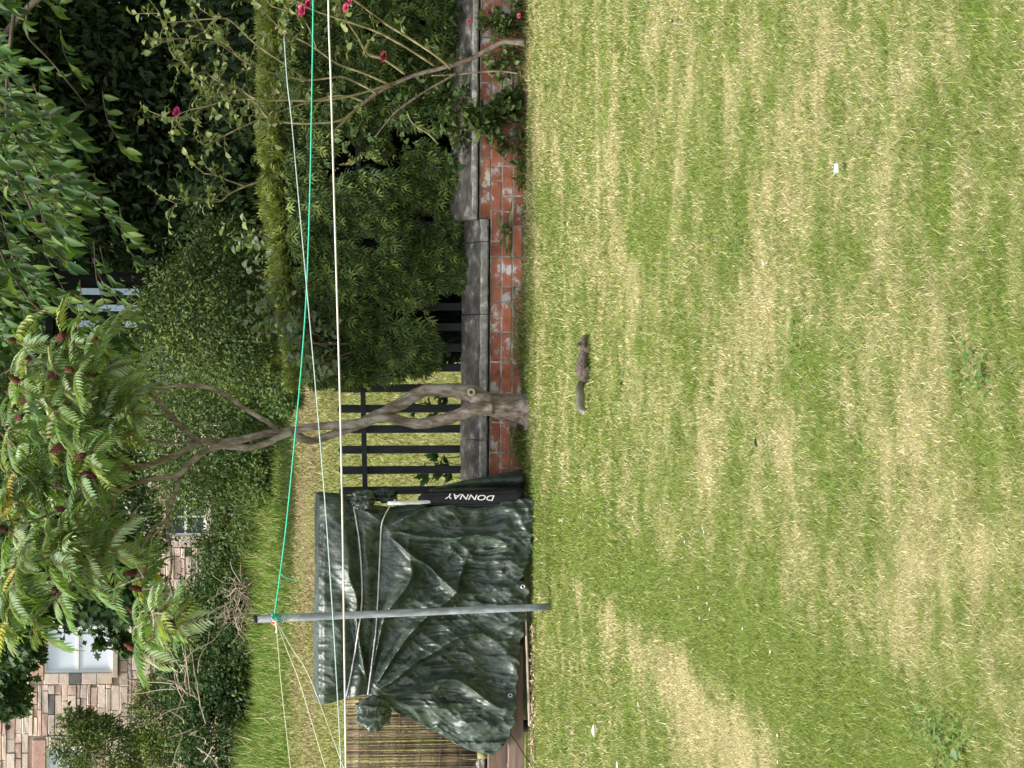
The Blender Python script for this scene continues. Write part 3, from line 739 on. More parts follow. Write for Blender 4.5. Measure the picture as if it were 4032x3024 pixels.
while x < xR:
    o = bpy.data.objects.new('reed', random.choice(protos)); COL.objects.link(o); o.parent = screen
    o.location = Vector((x, RD + random.uniform(-.006, .006), zb + random.uniform(-0.008, 0.012))) - screen.location
    s = random.uniform(0.7, 1.25); o.scale = (s, s, 1); o.rotation_euler = (0, random.uniform(-0.012, 0.02), 0)
    x += 0.0118 * s
for zz in (1420, 1500, 1580, 1660, 1740, 1820):
    z = pt(zz, 2900, RD).z; V, Fc = tube([(xL, RD - 0.011, z), ((xL + xR) / 2, RD - 0.012, z - 0.004), (xR, RD - 0.011, z)], [0.0022] * 3, 5)
    link('binding_wire', pymesh('binding_wire', V, Fc), flat_mat('wire_dark', (0.06, 0.05, 0.045)), screen)
board_m = stain_mat('brown_board', [(0.25, (0.10, 0.065, 0.05)), (0.5, (0.22, 0.15, 0.12)), (0.8, (0.34, 0.26, 0.22))], 6, 0.8, 0.5, 0.004, mapping=(0.25, 1, 3), rand=0.1)
def plank(pts4, d0, d1, name, label, mat=board_m):
    V = []
    for D in (d0, d1):
        for (px_, py_) in pts4: q = pt(px_, py_, d0); V.append((q.x, D, q.z))
    Fc = [(0, 1, 2, 3), (7, 6, 5, 4)] + [((i + 1) % 4, i, i + 4, (i + 1) % 4 + 4) for i in range(4)]
    o = link(name, pymesh(name, V, Fc), mat); bv = o.modifiers.new('b', 'BEVEL'); bv.width = 0.004; bv.segments = 2
    return tag(o, label, 'board', 'boards under the reed screen')
plank([(1932, 2590), (1932, 3150), (2004, 3150), (2002, 2590)], 15.62, 15.68, 'edging_board', 'upper brown timber board under the reed screen')
plank([(2012, 2540), (2012, 3150), (2073, 3150), (2066, 2540)], 15.50, 15.56, 'edging_board', 'lower brown timber board resting on the grass edge')
plank([(2072, 2395), (2090, 2860), (2099, 2860), (2078, 2395)], 15.36, 15.39, 'pale_batten', 'thin pale timber batten lying along the tarpaulin hem', flat_mat('pale_wood', (0.40, 0.34, 0.26), 0.8))
V, Fc = tube([pt(1890, 2972, 15.76), pt(1930, 2972, 15.76)], [0.03, 0.03], 12)
tag(link('wooden_peg', pymesh('wooden_peg', V, Fc, True), flat_mat('mossy_wood', (0.28, 0.25, 0.10), 0.85)), 'stubby yellowish wooden peg below the reed screen', 'peg')
p0 = gpt(2086, 2858, 0.0); logp = [p0 + Vector((0, 0, z)) for z in (-0.02, 0.01, 0.05, 0.088, 0.1)]
V, Fc = tube(logp, [0.042, 0.044, 0.043, 0.041, 0.035], 16, 0.05); 
tag(link('log_stub', pymesh('log_stub', V, Fc, True), stain_mat('log_bark', [(0.3, (0.02, 0.022, 0.022)), (0.7, (0.09, 0.095, 0.09))], 14, 0.8, 0.8, 0.006, mapping=(1, 1, 0.2))), 'short dark round log stub at the tarpaulin corner', 'log')
P = smooth_path([pt(2010, 2880, 15.46), pt(2040, 2920, 15.47), pt(2068, 2965, 15.47), pt(2100, 3010, 15.3)], 5); V, Fc = tube(P, [0.004] * len(P), 6)
tag(link('black_cord', pymesh('black_cord', V, Fc, True), flat_mat('black_cord', (0.015, 0.014, 0.014))), 'black cord hanging across the lower brown board', 'cord')
# bark chips along the boards
nc = 420; cx = rng.uniform(-2.75, -1.72, nc); cyy = 15.28 + rng.normal(0, 0.035, nc)
V, T, li = leaves(LEAF2, np.stack([cx, cyy, rng.uniform(0.01, 0.03, nc)], 1), rng.normal(size=(nc, 3)) * [1, 1, .3], rng.normal(size=(nc, 3)) * .5 + [0, 0, 1], rng.uniform(.015, .045, nc), .014)
cc = np.array([[0.34, 0.22, 0.16], [0.5, 0.4, 0.33], [0.2, 0.12, 0.09], [0.6, 0.52, 0.42]])[rng.integers(0, 4, nc)]
tag(link('bark_chips', trimesh('bark_chips', V, T, cc[li]), LEAFDULL), 'pinkish bark chips scattered along the board edge', 'bark chips', kind='stuff')

# ================================================================== stone house far behind
HD = 58.0
house = empty('stone_house', (-9, HD, 1.5), 'pink and buff rubble stone house with white sash windows behind the trees', 'house')
stone_m = stain_mat('rubble_stone', [(0.25, (0.7, 0.7, 0.7)), (0.5, (1.0, 1.0, 1.0)), (0.75, (1.25, 1.2, 1.12))], 3.5, 0.95, 0.7, 0.02, bscale=14)
n_, l_, b_ = stone_m.node_tree.nodes, stone_m.node_tree.links, stone_m.node_tree.nodes['Principled BSDF']
lk = b_.inputs['Base Color'].links[0]; src = lk.from_socket; l_.remove(lk)
at = n_.new('ShaderNodeAttribute'); at.attribute_name = 'Col'; mx = n_.new('ShaderNodeMix'); mx.data_type = 'RGBA'; mx.blend_type = 'MULTIPLY'; mx.inputs[0].default_value = 1
l_.new(src, mx.inputs[6]); l_.new(at.outputs['Color'], mx.inputs[7]); l_.new(mx.outputs[2], b_.inputs['Base Color'])
hm = stain_mat('house_mortar', [(0.3, (0.40, 0.33, 0.27)), (0.7, (0.60, 0.51, 0.43))], 4, 0.95, 0.5, 0.02)
hx0, hx1 = -17.5, -0.5
link('wall', pymesh('wall', *box(hx0, hx1, HD + 0.05, HD + 9, 0.8, 11.5)), hm, house)
rf = pymesh('roof', [(hx0 - .4, HD - .4, 11.4), (hx1 + .4, HD - .4, 11.4), (hx1 + .4, HD + 9.4, 11.4), (hx0 - .4, HD + 9.4, 11.4), (hx0 - .4, HD + 4.5, 15.5), (hx1 + .4, HD + 4.5, 15.5)], [(0, 1, 5, 4), (2, 3, 4, 5), (0, 4, 3), (1, 2, 5), (3, 2, 1, 0)])
link('roof', rf, stain_mat('slate', [(0.3, (0.06, 0.06, 0.07)), (0.7, (0.15, 0.15, 0.17))], 6, 0.7), house)
# windows: (left px row, right px row, top, bottom)  in photo coordinates
wins = []
def hp(px, py): return pt(px, py, HD)
for (v0, v1, ya, yb) in ((180, 450, 2662, 2474), (190, 330, 3060, 2950), (660, 815, 2118, 1966), (330, 500, 2110, 1960)):
    a, b = hp(v0, ya), hp(v1, yb); wins.append((a.x, b.x, b.z, a.z))
PAL = np.array([[0.60, 0.41, 0.34], [0.66, 0.51, 0.43], [0.68, 0.58, 0.46], [0.60, 0.53, 0.47], [0.70, 0.62, 0.53], [0.55, 0.36, 0.29], [0.66, 0.56, 0.43], [0.52, 0.46, 0.42]])
PAL = PAL * 0.55 + np.array([0.62, 0.46, 0.39]) * 0.43
z = 2.4; r = random.Random(5)
big = []; rest = []
while z < 9.2:
    hgt = r.choice((0.10, 0.12, 0.14, 0.17, 0.22)); x = hx0 + 4.0 + r.uniform(0, .3)
    while x < -0.8:
        Ls = r.uniform(0.22, 0.85); x1 = x + Ls
        skip = None
        for w in wins:
            if x1 > w[0] - 0.30 and x < w[1] + 0.30 and z + hgt > w[2] - 0.145 and z < w[3] + 0.345:
                if x < w[0] - 0.40: x1 = w[0] - 0.305
                else: skip = w[1] + 0.305
        if skip is not None: x = skip; continue
        if True:
            c = PAL[r.randrange(len(PAL))] * r.uniform(0.85, 1.15)
            if r.random() < 0.04: c = np.array([0.16, 0.15, 0.14])
            v, f = box(x + .008, x1 - .008, HD - 0.005 - r.uniform(0.0, 0.035), HD + 0.06, z + .008, z + hgt - .008, 0.012, 0.010, r.random())
            (big if (x < -7.2 and z > 5.0) else rest).append((v, f, c))
        x = x1
    z += hgt
for v, f, c in big[:300]:
    link('stone', pymesh('stone', v, f, col=c), stone_m, house)
Va, Fa, Ca = [], [], []
for v, f, c in big[300:] + rest:
    o_ = len(Va); Va += v; Fa += [tuple(i + o_ for i in q) for q in f]; Ca += [c] * len(v)
o = link('stonework', pymesh('stonework', Va, Fa, col=np.array(Ca)), stone_m, house); o['kind'] = 'stuff'
wfm = flat_mat('white_window_paint', (0.80, 0.80, 0.80), 0.4)
gl = bpy.data.materials.new('window_glass'); n_, l_, b_ = nodes(gl); b_.inputs['Base Color'].default_value = (0.62, 0.68, 0.78, 1); b_.inputs['Roughness'].default_value = 0.08; b_.inputs['Specular IOR Level'].default_value = 0.9
tq = tex(n_, l_, 0.7, 2); rq = ramp(n_, [(0.3, (0.50, 0.57, 0.68)), (0.7, (0.72, 0.77, 0.84))]); l_.new(tq.outputs[0], rq.inputs[0]); l_.new(rq.outputs[0], b_.inputs['Base Color'])  # pale blue base colour paints the sky reflected in the glass
gd = bpy.data.materials.new('window_glass_dark'); n_, l_, b_ = nodes(gd); b_.inputs['Roughness'].default_value = 0.08; b_.inputs['Specular IOR Level'].default_value = 0.8
tq = tex(n_, l_, 0.9, 2); rq = ramp(n_, [(0.3, (0.02, 0.025, 0.03)), (0.7, (0.06, 0.07, 0.085))]); l_.new(tq.outputs[0], rq.inputs[0]); l_.new(rq.outputs[0], b_.inputs['Base Color'])
for i, (x0, x1, z0, z1) in enumerate(wins):
    w = empty('window', (x0, HD, z0)); w.parent = house; w.location = Vector((x0, HD, z0)) - house.location
    def part(name, bx, mat): link(name, pymesh(name, *bx), mat, w)
    f = 0.07; zm = (z0 + z1) / 2 + 0.02
    part('frame', joinm([box(x0, x0 + f, HD + .0, HD + .06, z0, z1), box(x1 - f, x1, HD + .0, HD + .06, z0, z1), box(x0 + f, x1 - f, HD + .001, HD + .06, z1 - f, z1), box(x0 + f, x1 - f, HD + .001, HD + .06, z0, z0 + f)]), wfm)
    part('sash_bar', box(x0 + f, x1 - f, HD + .004, HD + .05, zm - .035, zm + .035), wfm)
    if i >= 2: part('sash_bar', box((x0 + x1) / 2 - .02, (x0 + x1) / 2 + .02, HD + .008, HD + .045, z0 + f, z1 - f), wfm)
    for (za, zb_) in ((z0 + f, zm - .035), (zm + .035, z1 - f)):
        part('pane', box(x0 + f, x1 - f, HD + .03, HD + .047, za, zb_), gd if i >= 2 else gl)
    part('sill', box(x0 - .12, x1 + .12, HD - .10, HD + .05, z0 - .14, z0 - .003, 0.01), hm)
    c = np.array([0.52, 0.32, 0.26])
    link('lintel', pymesh('lintel', *box(x0 - .2, x1 + .2, HD - .07, HD + .05, z1 + .004, z1 + .34, 0.012), col=c), stone_m, w)
    zz = z0; q = 0
    while zz < z1 - 0.05:
        hq = min(r.choice((0.26, 0.32, 0.4)), z1 - zz)
        for sgn in (-1, 1):
            wq = 0.295 if (q + (sgn > 0)) % 2 else 0.285
            xa, xb = (x0 - wq, x0 - .004) if sgn < 0 else (x1 + .004, x1 + wq)
            cq = PAL[[2, 4, 3, 6][r.randrange(4)]] * r.uniform(.9, 1.1)
            if i == 0 and sgn < 0 and 0.5 < zz - z0 < 0.95: cq = np.array([0.14, 0.135, 0.13])
            link('jamb_stone', pymesh('jamb_stone', *box(xa, xb, HD - .06, HD + .05, zz + .005, zz + hq - .005, 0.012), col=cq), stone_m, w)
        zz += hq; q += 1
for (vx, vy) in ((287, 2780), (287, 2857), (38, 2875)):
    p = hp(vx, vy); V, Fc = tube([Vector((p.x, HD - .035, p.z)), Vector((p.x, HD + .02, p.z))], [0.075, 0.075], 14)
    link('vent', pymesh('vent', V, Fc), flat_mat('vent_dark', (0.012, 0.012, 0.012), 0.9), house)

# ================================================================== shrubs and trees in the background
def stem_tree(parent, base, top, r0, mat=BARKDARK, n=5, spread=0.5, seed=0):
    r = random.Random(seed); base = Vector(base); top = Vector(top); parts = []
    mid = base.lerp(top, 0.5) + Vector((r.uniform(-.1, .1), r.uniform(-.1, .1), 0))
    P = smooth_path([base, mid, top], 4); parts.append(tube(P, lerp_r([r0, r0 * .7, r0 * .35], len(P)), 8, 0.05))
    for i in range(n):
        s = base.lerp(top, r.uniform(0.35, 0.9)); e = s + Vector((r.uniform(-1, 1) * spread, r.uniform(-1, 1) * spread, r.uniform(0.3, 1) * spread))
        P = smooth_path([s, s.lerp(e, .5) + Vector((0, 0, .08 * spread)), e], 3); parts.append(tube(P, lerp_r([r0 * .4, r0 * .12], len(P)), 6))
    link('trunk', pymesh('trunk', *joinm(parts), True), mat, parent)
def blobs_px(lst):
    "list of (px, py, D, ru, rv, rd): centre in the photo, radii in photo pixels, depth radius in metres"
    out = []
    for (px_, py_, D, ru, rv, rd) in lst:
        p = pt(px_, py_, D); s = D / F; out.append((p.x, p.y, p.z, ru * s, rd, rv * s))
    return out
def bush(name, label, cat, lst, n, size, cols, seed, group=None, tpl=LEAF2, trunk=True, mat=None, **k):
    bl = blobs_px(lst); c = bl[0]; gz = float(terrain(c[1]))
    e = empty(name, (c[0], c[1], gz - .03), label, cat, group)
    crown(e, bl, n, size, tpl=tpl, cols=cols, seed=seed, mat=mat, **k)
    if trunk and cat == 'tree' and c[1] > 30: stem_tree(e, (c[0], c[1], gz - 0.05), (c[0], c[1], c[2] + c[5] * 0.3), max(0.02, 0.03 * c[5]), n=7, spread=max(c[3], c[5]) * 0.8, seed=seed)
    return e
GD = [(0.024, 0.050, 0.018), (0.034, 0.068, 0.022), (0.046, 0.085, 0.026)]
GM = [(0.050, 0.095, 0.025), (0.070, 0.120, 0.030), (0.040, 0.080, 0.026), (0.09, 0.13, 0.035)]
GY = [(0.09, 0.14, 0.03), (0.12, 0.17, 0.035), (0.07, 0.12, 0.03), (0.06, 0.10, 0.035)]
WC = pt(745, 2042, 51); WC = (WC.x, WC.z)
# hedge bank in front of the house, left to centre
bush('laurel_bush', 'broad dark green bush before the house, left of the dead twigs', 'bush', [(880, 2900, 53, 330, 160, 1.2), (780, 2680, 54, 160, 130, 1.0), (930, 2640, 52.5, 200, 100, .9)], 26000, 0.12, GM + GD, 1, 'bushes below the house')
bush('climbing_shrub', 'light green shrub climbing the stone wall at the corner window', 'bush', [(430, 2970, 56, 110, 200, .7), (640, 2840, 55.5, 190, 110, .7), (340, 2850, 56.5, 40, 100, .5)], 20000, 0.09, GY, 2, 'bushes below the house', trunk=False)
bush('ivy_bush', 'dense dark ivy bush in front of the lower house wall', 'bush', [(840, 2460, 53, 190, 170, 1.2), (920, 2260, 52, 200, 120, 1.0), (960, 2480, 51.5, 160, 70, .7)], 20000, 0.11, GD + GM, 3, 'bushes below the house')
bush('hawthorn_bush', 'mid green bush covering the white framed ground floor window', 'bush', [(900, 2080, 51, 230, 130, 1.2), (790, 1930, 52, 150, 130, 1), (1000, 1990, 49, 180, 70, .8)], 13000, 0.10, GM, 4, 'bushes below the house', spread=0.2, keep=lambda P: ~((np.abs(P[:, 0] - WC[0]) < 0.52) & (np.abs(P[:, 2] - WC[1]) < 0.62)) | (np.random.default_rng(2).uniform(0, 1, len(P)) < 0.16))
bush('privet_bush', 'fresh green bush behind the slim trunk of the sumac', 'bush', [(800, 1740, 46, 260, 220, 1.6), (1000, 1560, 42, 190, 130, 1.2), (1020, 1790, 45, 220, 80, 1.0), (1130, 1500, 38, 130, 110, 1.0)], 26000, 0.095, GM + GY, 5, 'bushes below the house')
bush('elder_bush', 'tall mottled green bush filling the gap left of the dark trees', 'bush', [(700, 1430, 40, 240, 330, 1.6), (960, 1330, 36, 220, 230, 1.4), (420, 1520, 44, 200, 220, 1.4)], 26000, 0.075, GM + GD + GY, 6, 'bushes below the house')
bush('lobed_leaf_tree', 'dark maple like tree hanging in front of the upper house window', 'tree', [(70, 2420, 40, 200, 100, 1.2), (390, 2330, 40, 110, 180, 1.2), (330, 2250, 41, 200, 190, 1.4), (90, 2150, 41, 260, 150, 1.4), (20, 2720, 40.5, 120, 70, .8), (500, 2545, 40, 30, 120, .5)], 15000, 0.16, [(0.040, 0.075, 0.025), (0.060, 0.105, 0.030), (0.045, 0.085, 0.035)], 7, tpl=LOBED, aspect=0.95, droop=0.7, spread=0.22, trunk=False)
lt = [o for o in COL.objects if o.name == 'lobed_leaf_tree'][0]
for pth, rr_ in (([(1150, 3420), (600, 3400), (-60, 3300), (-160, 2900), (-60, 2500), (40, 2300)], [.16, .14, .11, .08, .05, .02]), ([(-160, 2900), (-20, 2700), (80, 2640)], [.06, .04, .01]), ([(-100, 2600), (150, 2420), (330, 2330)], [.05, .03, .01])):
    Q = smooth_path([pt(a_, b_, 40.3) for a_, b_ in pth], 4); link('trunk' if len(pth) > 4 else 'branch', pymesh('trunk', *tube(Q, lerp_r(rr_, len(Q)), 8, .04), True), BARKDARK, lt)
bush('holm_oak', 'dull green tree seen through the sumac crown', 'tree', [(250, 1800, 50, 300, 330, 1.6), (480, 2050, 50, 200, 150, 1.3), (120, 1600, 50, 260, 260, 1.5)], 15000, 0.14, GD + GM, 8, droop=0.4)
# dark trees behind the hedge on the right, tall enough to close off the sky
bush('dark_yew', 'very dark tall yew behind the clipped hedge', 'tree', [(650, 700, 25, 520, 480, 1.5), (150, 700, 25, 520, 400, 1.5), (900, 900, 23, 420, 200, 1.2)], 34000, 0.12, GD, 9, tpl=LEAF8, aspect=0.42, spread=0.22, droop=0.5, shell=(0.3, 1.05))
bush('dark_holly', 'shadowy dark evergreen behind the rose bush', 'tree', [(650, 150, 24, 480, 480, 1.4), (100, 100, 24, 480, 400, 1.4), (950, 250, 22.5, 420, 200, 1.2), (-300, 300, 23, 800, 300, 1.6)], 34000, 0.12, GD, 10, tpl=LEAF8, aspect=0.42, spread=0.22, droop=0.5, shell=(0.3, 1.05))
bush('mottled_bush', 'mottled small leaved bush between the dark yew and the hedge end', 'bush', [(790, 1250, 20.5, 210, 240, .8), (980, 1400, 20.8, 150, 130, .6), (900, 1080, 21, 200, 200, .7)], 26000, 0.045, GM + GY + GD, 13, spread=0.2)
bush('backing_tree', 'leafy tree closing the gap behind the sumac crown', 'tree', [(250, 1250, 31, 330, 420, 1.5), (100, 1500, 33, 300, 300, 1.5)], 16000, 0.10, GD + GM, 14, spread=0.22, shell=(0.3, 1.05))
bush('shade_canopy', 'unseen canopy added above the garden to shade the dark trees', 'tree', [(-700, 700, 22, 1300, 500, 3.0), (-900, 100, 20, 900, 450, 3.2), (-500, 1500, 30, 900, 380, 2.5)], 20000, 0.16, GD, 12, aspect=0.6)  # out-of-view canopy added to keep skylight off the dark trees
# added dark block with pale bars, standing in for a window glass reflection
refl_block = empty('reflection_block', (0.8, 22.3, 0.2), 'added dark block with three tall pale blue bars standing in for a window reflection', 'reflection_prop')
sm = stain_mat('dark_backing', [(0.3, (0.005, 0.006, 0.005)), (0.7, (0.016, 0.017, 0.014))], 5, 0.95, 0.5, 0.01, mapping=(4, 1, 0.3), spec=0.1)
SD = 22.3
link('wall', pymesh('wall', *box(0.46, 1.12, SD + .03, SD + 1.6, 0.1, 3.95)), sm, refl_block)
link('roof', pymesh('roof', *box(0.42, 1.16, SD - .04, SD + 1.7, 3.955, 4.03)), sm, refl_block)
refl_bar_m = flat_mat('pale_reflection_blue', (0.42, 0.53, 0.66), 0.12, 0.8)
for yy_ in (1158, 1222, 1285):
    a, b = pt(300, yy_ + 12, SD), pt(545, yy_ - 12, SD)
    link('pane', pymesh('pane', *box(a.x, b.x, SD, SD + .02, b.z, a.z)), refl_bar_m, refl_block)  # pale bars model the reflection, no real panes stand here

# ================================================================== clipped hedge behind the wall
hedge = empty('clipped_hedge', (2.0, 17.2, 0.05), 'clipped yew hedge with bright flat top and drooping sprays behind the wall', 'hedge')
n = 46000
hx = rng.uniform(0.02, 3.75, n)
def htop(x): return 1.82 - 0.16 * np.clip(1.4 - x, 0, 2) + 0.07 * (fbm(x * 2.2, x * 0 + 3, 0, 8) - .5) + 0.07 * (fbm(x * 13, x * 0 + 9, 0, 28, 2) - .4)
def hbot(x): return np.interp(x, [0.02, 0.12, 0.25, 0.5, 0.7, 1.0, 1.3, 1.8, 3.8], [1.2, 0.80, 0.66, 0.60, 0.50, 0.42, 0.48, 0.55, 0.46]) + 0.30 * (fbm(x * 5, x * 0, 0, 88, 3) - .5)
kind = rng.uniform(0, 1, n)
tt = rng.uniform(0, 1, n)
front = kind < 0.62; topm = (kind >= 0.62) & (kind < 0.9); inn = kind >= 0.9
hz = np.where(topm, htop(hx) - rng.normal(0.0, 0.025, n), hbot(hx) + (htop(hx) - hbot(hx)) * tt)
lump = 0.42 * (fbm(hx * 2.2, hz * 2.6, 0, 15, 3) - .5) + 0.16 * (fbm(hx * 9, hz * 7, 0, 16, 2) - .5)
hy = np.where(topm, rng.uniform(16.30, 17.9, n), 16.30 - lump - 0.10 * np.sin(np.clip((hz - 0.5) / 1.3, 0, 1) * 3.1) + np.abs(rng.normal(0, 0.05, n)))
hy = np.where(inn, rng.uniform(16.75, 17.7, n), hy)
hy = hy + 0.15 * sstep(0.4, 0.0, hx) * rng.uniform(0, 1, n)
hy = np.maximum(hy, 16.06)
P = np.stack([hx, hy, hz], 1)
d = np.where(topm[:, None], norm(rng.normal(size=(n, 3)) * [.7, .7, .3] + [-.2, -.1, 0.9]), norm(rng.normal(size=(n, 3)) * .34 + np.array([-0.30, -0.50, -0.75])))
nr = norm(rng.normal(size=(n, 3)) * .5 + np.array([0, -0.5, 0.8]))
_n = 7000; _x = rng.uniform(0.16, 3.6, _n)
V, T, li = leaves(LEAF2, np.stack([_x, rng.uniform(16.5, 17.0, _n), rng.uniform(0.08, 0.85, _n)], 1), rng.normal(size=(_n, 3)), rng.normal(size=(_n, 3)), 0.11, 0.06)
o = link('shade_toned_foliage', trimesh('shade_toned_foliage', V, T, np.array([0.018, 0.030, 0.012])), LEAFDULL, hedge); o['kind'] = 'stuff'  # leaves coloured near-black to paint the shade under the hedge
# each spray: a central needle shoot with side shoots
SPR = []
for (ox, ang, sc) in ((0, 0, 1.0), (0.25, 0.75, 0.55), (0.3, -0.75, 0.55), (0.55, 0.65, 0.42), (0.58, -0.65, 0.42)):
    ca, sa = math.cos(ang), math.sin(ang); t = LEAF2[0].copy(); x_, y_ = t[:, 0] * sc, t[:, 1] * 0.16 * (0.7 + .3 * sc)
    t2 = np.stack([ox + x_ * ca - y_ * sa, x_ * sa + y_ * ca, t[:, 2] * .4 - 0.12 * (ox + x_) ** 2], 1); SPR.append(t2)
SPRAY = (np.concatenate(SPR), np.concatenate([LEAF2[1] + 4 * i for i in range(5)]))
L = rng.uniform(0.07, 0.15, n)
kp = topm | (fbm(hx * 5.5, hz * 5.0, 0, 23, 3) + rng.normal(0, .05, n) > 0.395)
P, d, nr, L, topm = P[kp], d[kp], nr[kp], L[kp], topm[kp]; n = len(P)
V, T, li = leaves(SPRAY, P, d, nr, L, L * 1.0)
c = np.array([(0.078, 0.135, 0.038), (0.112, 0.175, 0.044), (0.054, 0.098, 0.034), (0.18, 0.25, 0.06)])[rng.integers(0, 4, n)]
c = np.where(topm[:, None], np.array([0.18, 0.235, 0.05]) * rng.uniform(.7, 1.3, n)[:, None], c * rng.uniform(.7, 1.3, n)[:, None])  # top sprays coloured brighter, painting in the light from above
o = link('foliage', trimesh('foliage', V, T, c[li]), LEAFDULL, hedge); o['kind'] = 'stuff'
parts = []
for i in range(14):
    x = 0.5 + i * 0.24 + random.uniform(-.08, .08); b0 = Vector((x, 17.2 + random.uniform(-.25, .25), 0)); parts.append(tube([b0, b0 + Vector((random.uniform(-.1, .1), 0, .8)), b0 + Vector((random.uniform(-.2, .2), 0, 1.55))], [0.02, 0.016, 0.006], 6))
o = link('stems', pymesh('stems', *joinm(parts), True), BARKDARK, hedge); o['kind'] = 'stuff'
o = link('inner_shade_foliage', trimesh('inner_shade_foliage', *(lambda q: (q[0], q[1]))(leaves(LEAF2, np.stack([rng.uniform(0.3, 3.7, 9000), rng.uniform(16.45, 17.6, 9000), rng.uniform(0.08, 1.72, 9000)], 1), rng.normal(size=(9000, 3)), rng.normal(size=(9000, 3)), 0.10, 0.05)), np.array([0.02, 0.032, 0.012])), LEAFDULL, hedge); o['kind'] = 'stuff'  # hedge interior shade is put into the dark leaf colour

# ================================================================== sumac tree
SDp = 15.80
sumac = empty('sumac_tree', gpt(2072, 1610), 'sumac tree with twisting grey trunk, feathery leaves and dark red cones', 'tree')
limbs = []       # (path in photo px, radii in px, depth offsets)
def limb(path, radii, d0=0.0, d1=0.0, seg=10, wob=0.05, sub=5):
    n = len(path); P = [pt(x, y, SDp + d0 + (d1 - d0) * i / (n - 1)) for i, (x, y) in enumerate(path)]
    Q = smooth_path(P, sub); R = [r_ / F * SDp for r_ in lerp_r(radii, len(Q))]
    limbs.append((path, P)); return tube(Q, R, seg, wob, len(limbs))
TR = []
TR.append(limb([(2090, 1618), (2063, 1612), (2020, 1606), (1966, 1602), (1915, 1588), (1857, 1552), (1800, 1541), (1740, 1538), (1673, 1540), (1625, 1566), (1570, 1598), (1520, 1626), (1472, 1648), (1420, 1672), (1380, 1690), (1304, 1717), (1239, 1739), (1200, 1735), (1163, 1712), (1136, 1704)],
              [78, 60, 52, 48, 46, 36, 30, 26, 25, 26, 25, 25, 24, 20, 17, 16, 15, 15, 15, 14], 0, 0.05, 14))
TR.append(limb([(1940, 1604), (1880, 1610), (1820, 1630), (1760, 1650), (1673, 1668), (1620, 1668), (1543, 1650), (1490, 1650), (1420, 1668), (1347, 1678), (1244, 1684), (1184, 1695), (1136, 1703), (1054, 1711), (1000, 1724), (927, 1744), (850, 1748), (791, 1746)],
              [30, 27, 25, 24, 22, 20, 19, 19, 18, 17, 15, 15, 16, 14, 14, 14, 14, 16], -0.05, 0.05, 12))
TR.append(limb([(1150, 1708), (1100, 1728), (1054, 1750), (1000, 1767), (940, 1768), (881, 1763), (830, 1776), (791, 1795), (750, 1832), (714, 1871)], [12, 12, 12, 12, 12, 12, 12, 12, 12, 12], -.02, -.15))
TR.append(limb([(1100, 1702), (1060, 1672), (1000, 1636), (950, 1605), (904, 1570), (860, 1548), (814, 1532), (760, 1527), (700, 1527), (655, 1534), (610, 1540), (540, 1532)], [9, 9, 9, 9, 9, 9, 9, 8, 7, 7, 6, 4], .0, -.2, 8))
TR.append(limb([(800, 1746), (765, 1735), (687, 1658), (633, 1597), (600, 1560), (570, 1538), (500, 1542), (429, 1538), (375, 1500), (300, 1450)], [14, 12, 10, 10, 10, 10, 9, 9, 5, 3], .05, .2, 8))
TR.append(limb([(795, 1748), (750, 1770), (700, 1798), (640, 1820), (588, 1839), (511, 1853), (438, 1864), (362, 1920), (300, 1940), (220, 1930)], [15, 13, 12, 12, 11, 10, 9, 8, 6, 4], .05, -.2, 8))
TR.append(limb([(720, 1866), (670, 1885), (610, 1893), (560, 1905), (520, 1916), (480, 1940), (457, 1966), (440, 2000), (425, 2042), (415, 2090), (425, 2133), (410, 2190), (330, 2240)], [11, 10, 9, 9, 9, 8, 8, 7, 7, 6, 5, 4, 3], -.15, -.35, 8))
TR.append(limb([(716, 1870), (708, 1900), (700, 1930), (682, 1980), (664, 2033), (663, 2070), (664, 2110), (674, 2160), (680, 2220), (670, 2290), (640, 2340), (610, 2420)], [8, 8, 8, 8, 8, 7, 7, 6, 5, 5, 4, 3], -.15, -.5, 8))
TR.append(limb([(760, 1750), (700, 1753), (633, 1751), (565, 1726), (510, 1700), (430, 1690)], [6, 5, 5, 4, 4, 3], .02, .3, 6))
TR.append(limb([(430, 1538), (370, 1560), (316, 1577), (258, 1613), (200, 1640)], [8, 7, 6, 5, 3], .15, -.2, 7))
TR.append(limb([(690, 1660), (640, 1640), (560, 1660), (500, 1640)], [6, 5, 4, 3], .1, -.1, 6))
TR.append(limb([(670, 2050), (620, 2080), (580, 2130), (560, 2200), (570, 2280)], [6, 5, 5, 4, 3], -.3, -.6, 6))
TR.append(limb([(520, 1855), (430, 1800), (330, 1770), (230, 1760), (120, 1740)], [8, 6, 6, 5, 3], -.1, .2, 6))
TR.append(limb([(362, 1920), (280, 1990), (190, 2040), (100, 2080)], [7, 6, 5, 3], -.15, -.3, 6))
TR.append(limb([(300, 1450), (200, 1430), (100, 1440), (20, 1480)], [5, 4, 4, 3], .2, .1, 6))
trunk_o = link('trunk', pymesh('trunk', *joinm(TR[:2]), True), BARK, sumac)
for t in TR[2:]: link('branch', pymesh('branch', *t, True), BARK, sumac)
kn = pt(1857, 1545, SDp - 0.075); V, Fc = torus(kn, 0.022, 0.011, (-0.1, -1, 0.2)); link('knot_scar', pymesh('knot_scar', V, Fc, True), TWIG, trunk_o)
skel = [(q, p) for path, P in limbs[2:] for q, p in zip(path, P)]
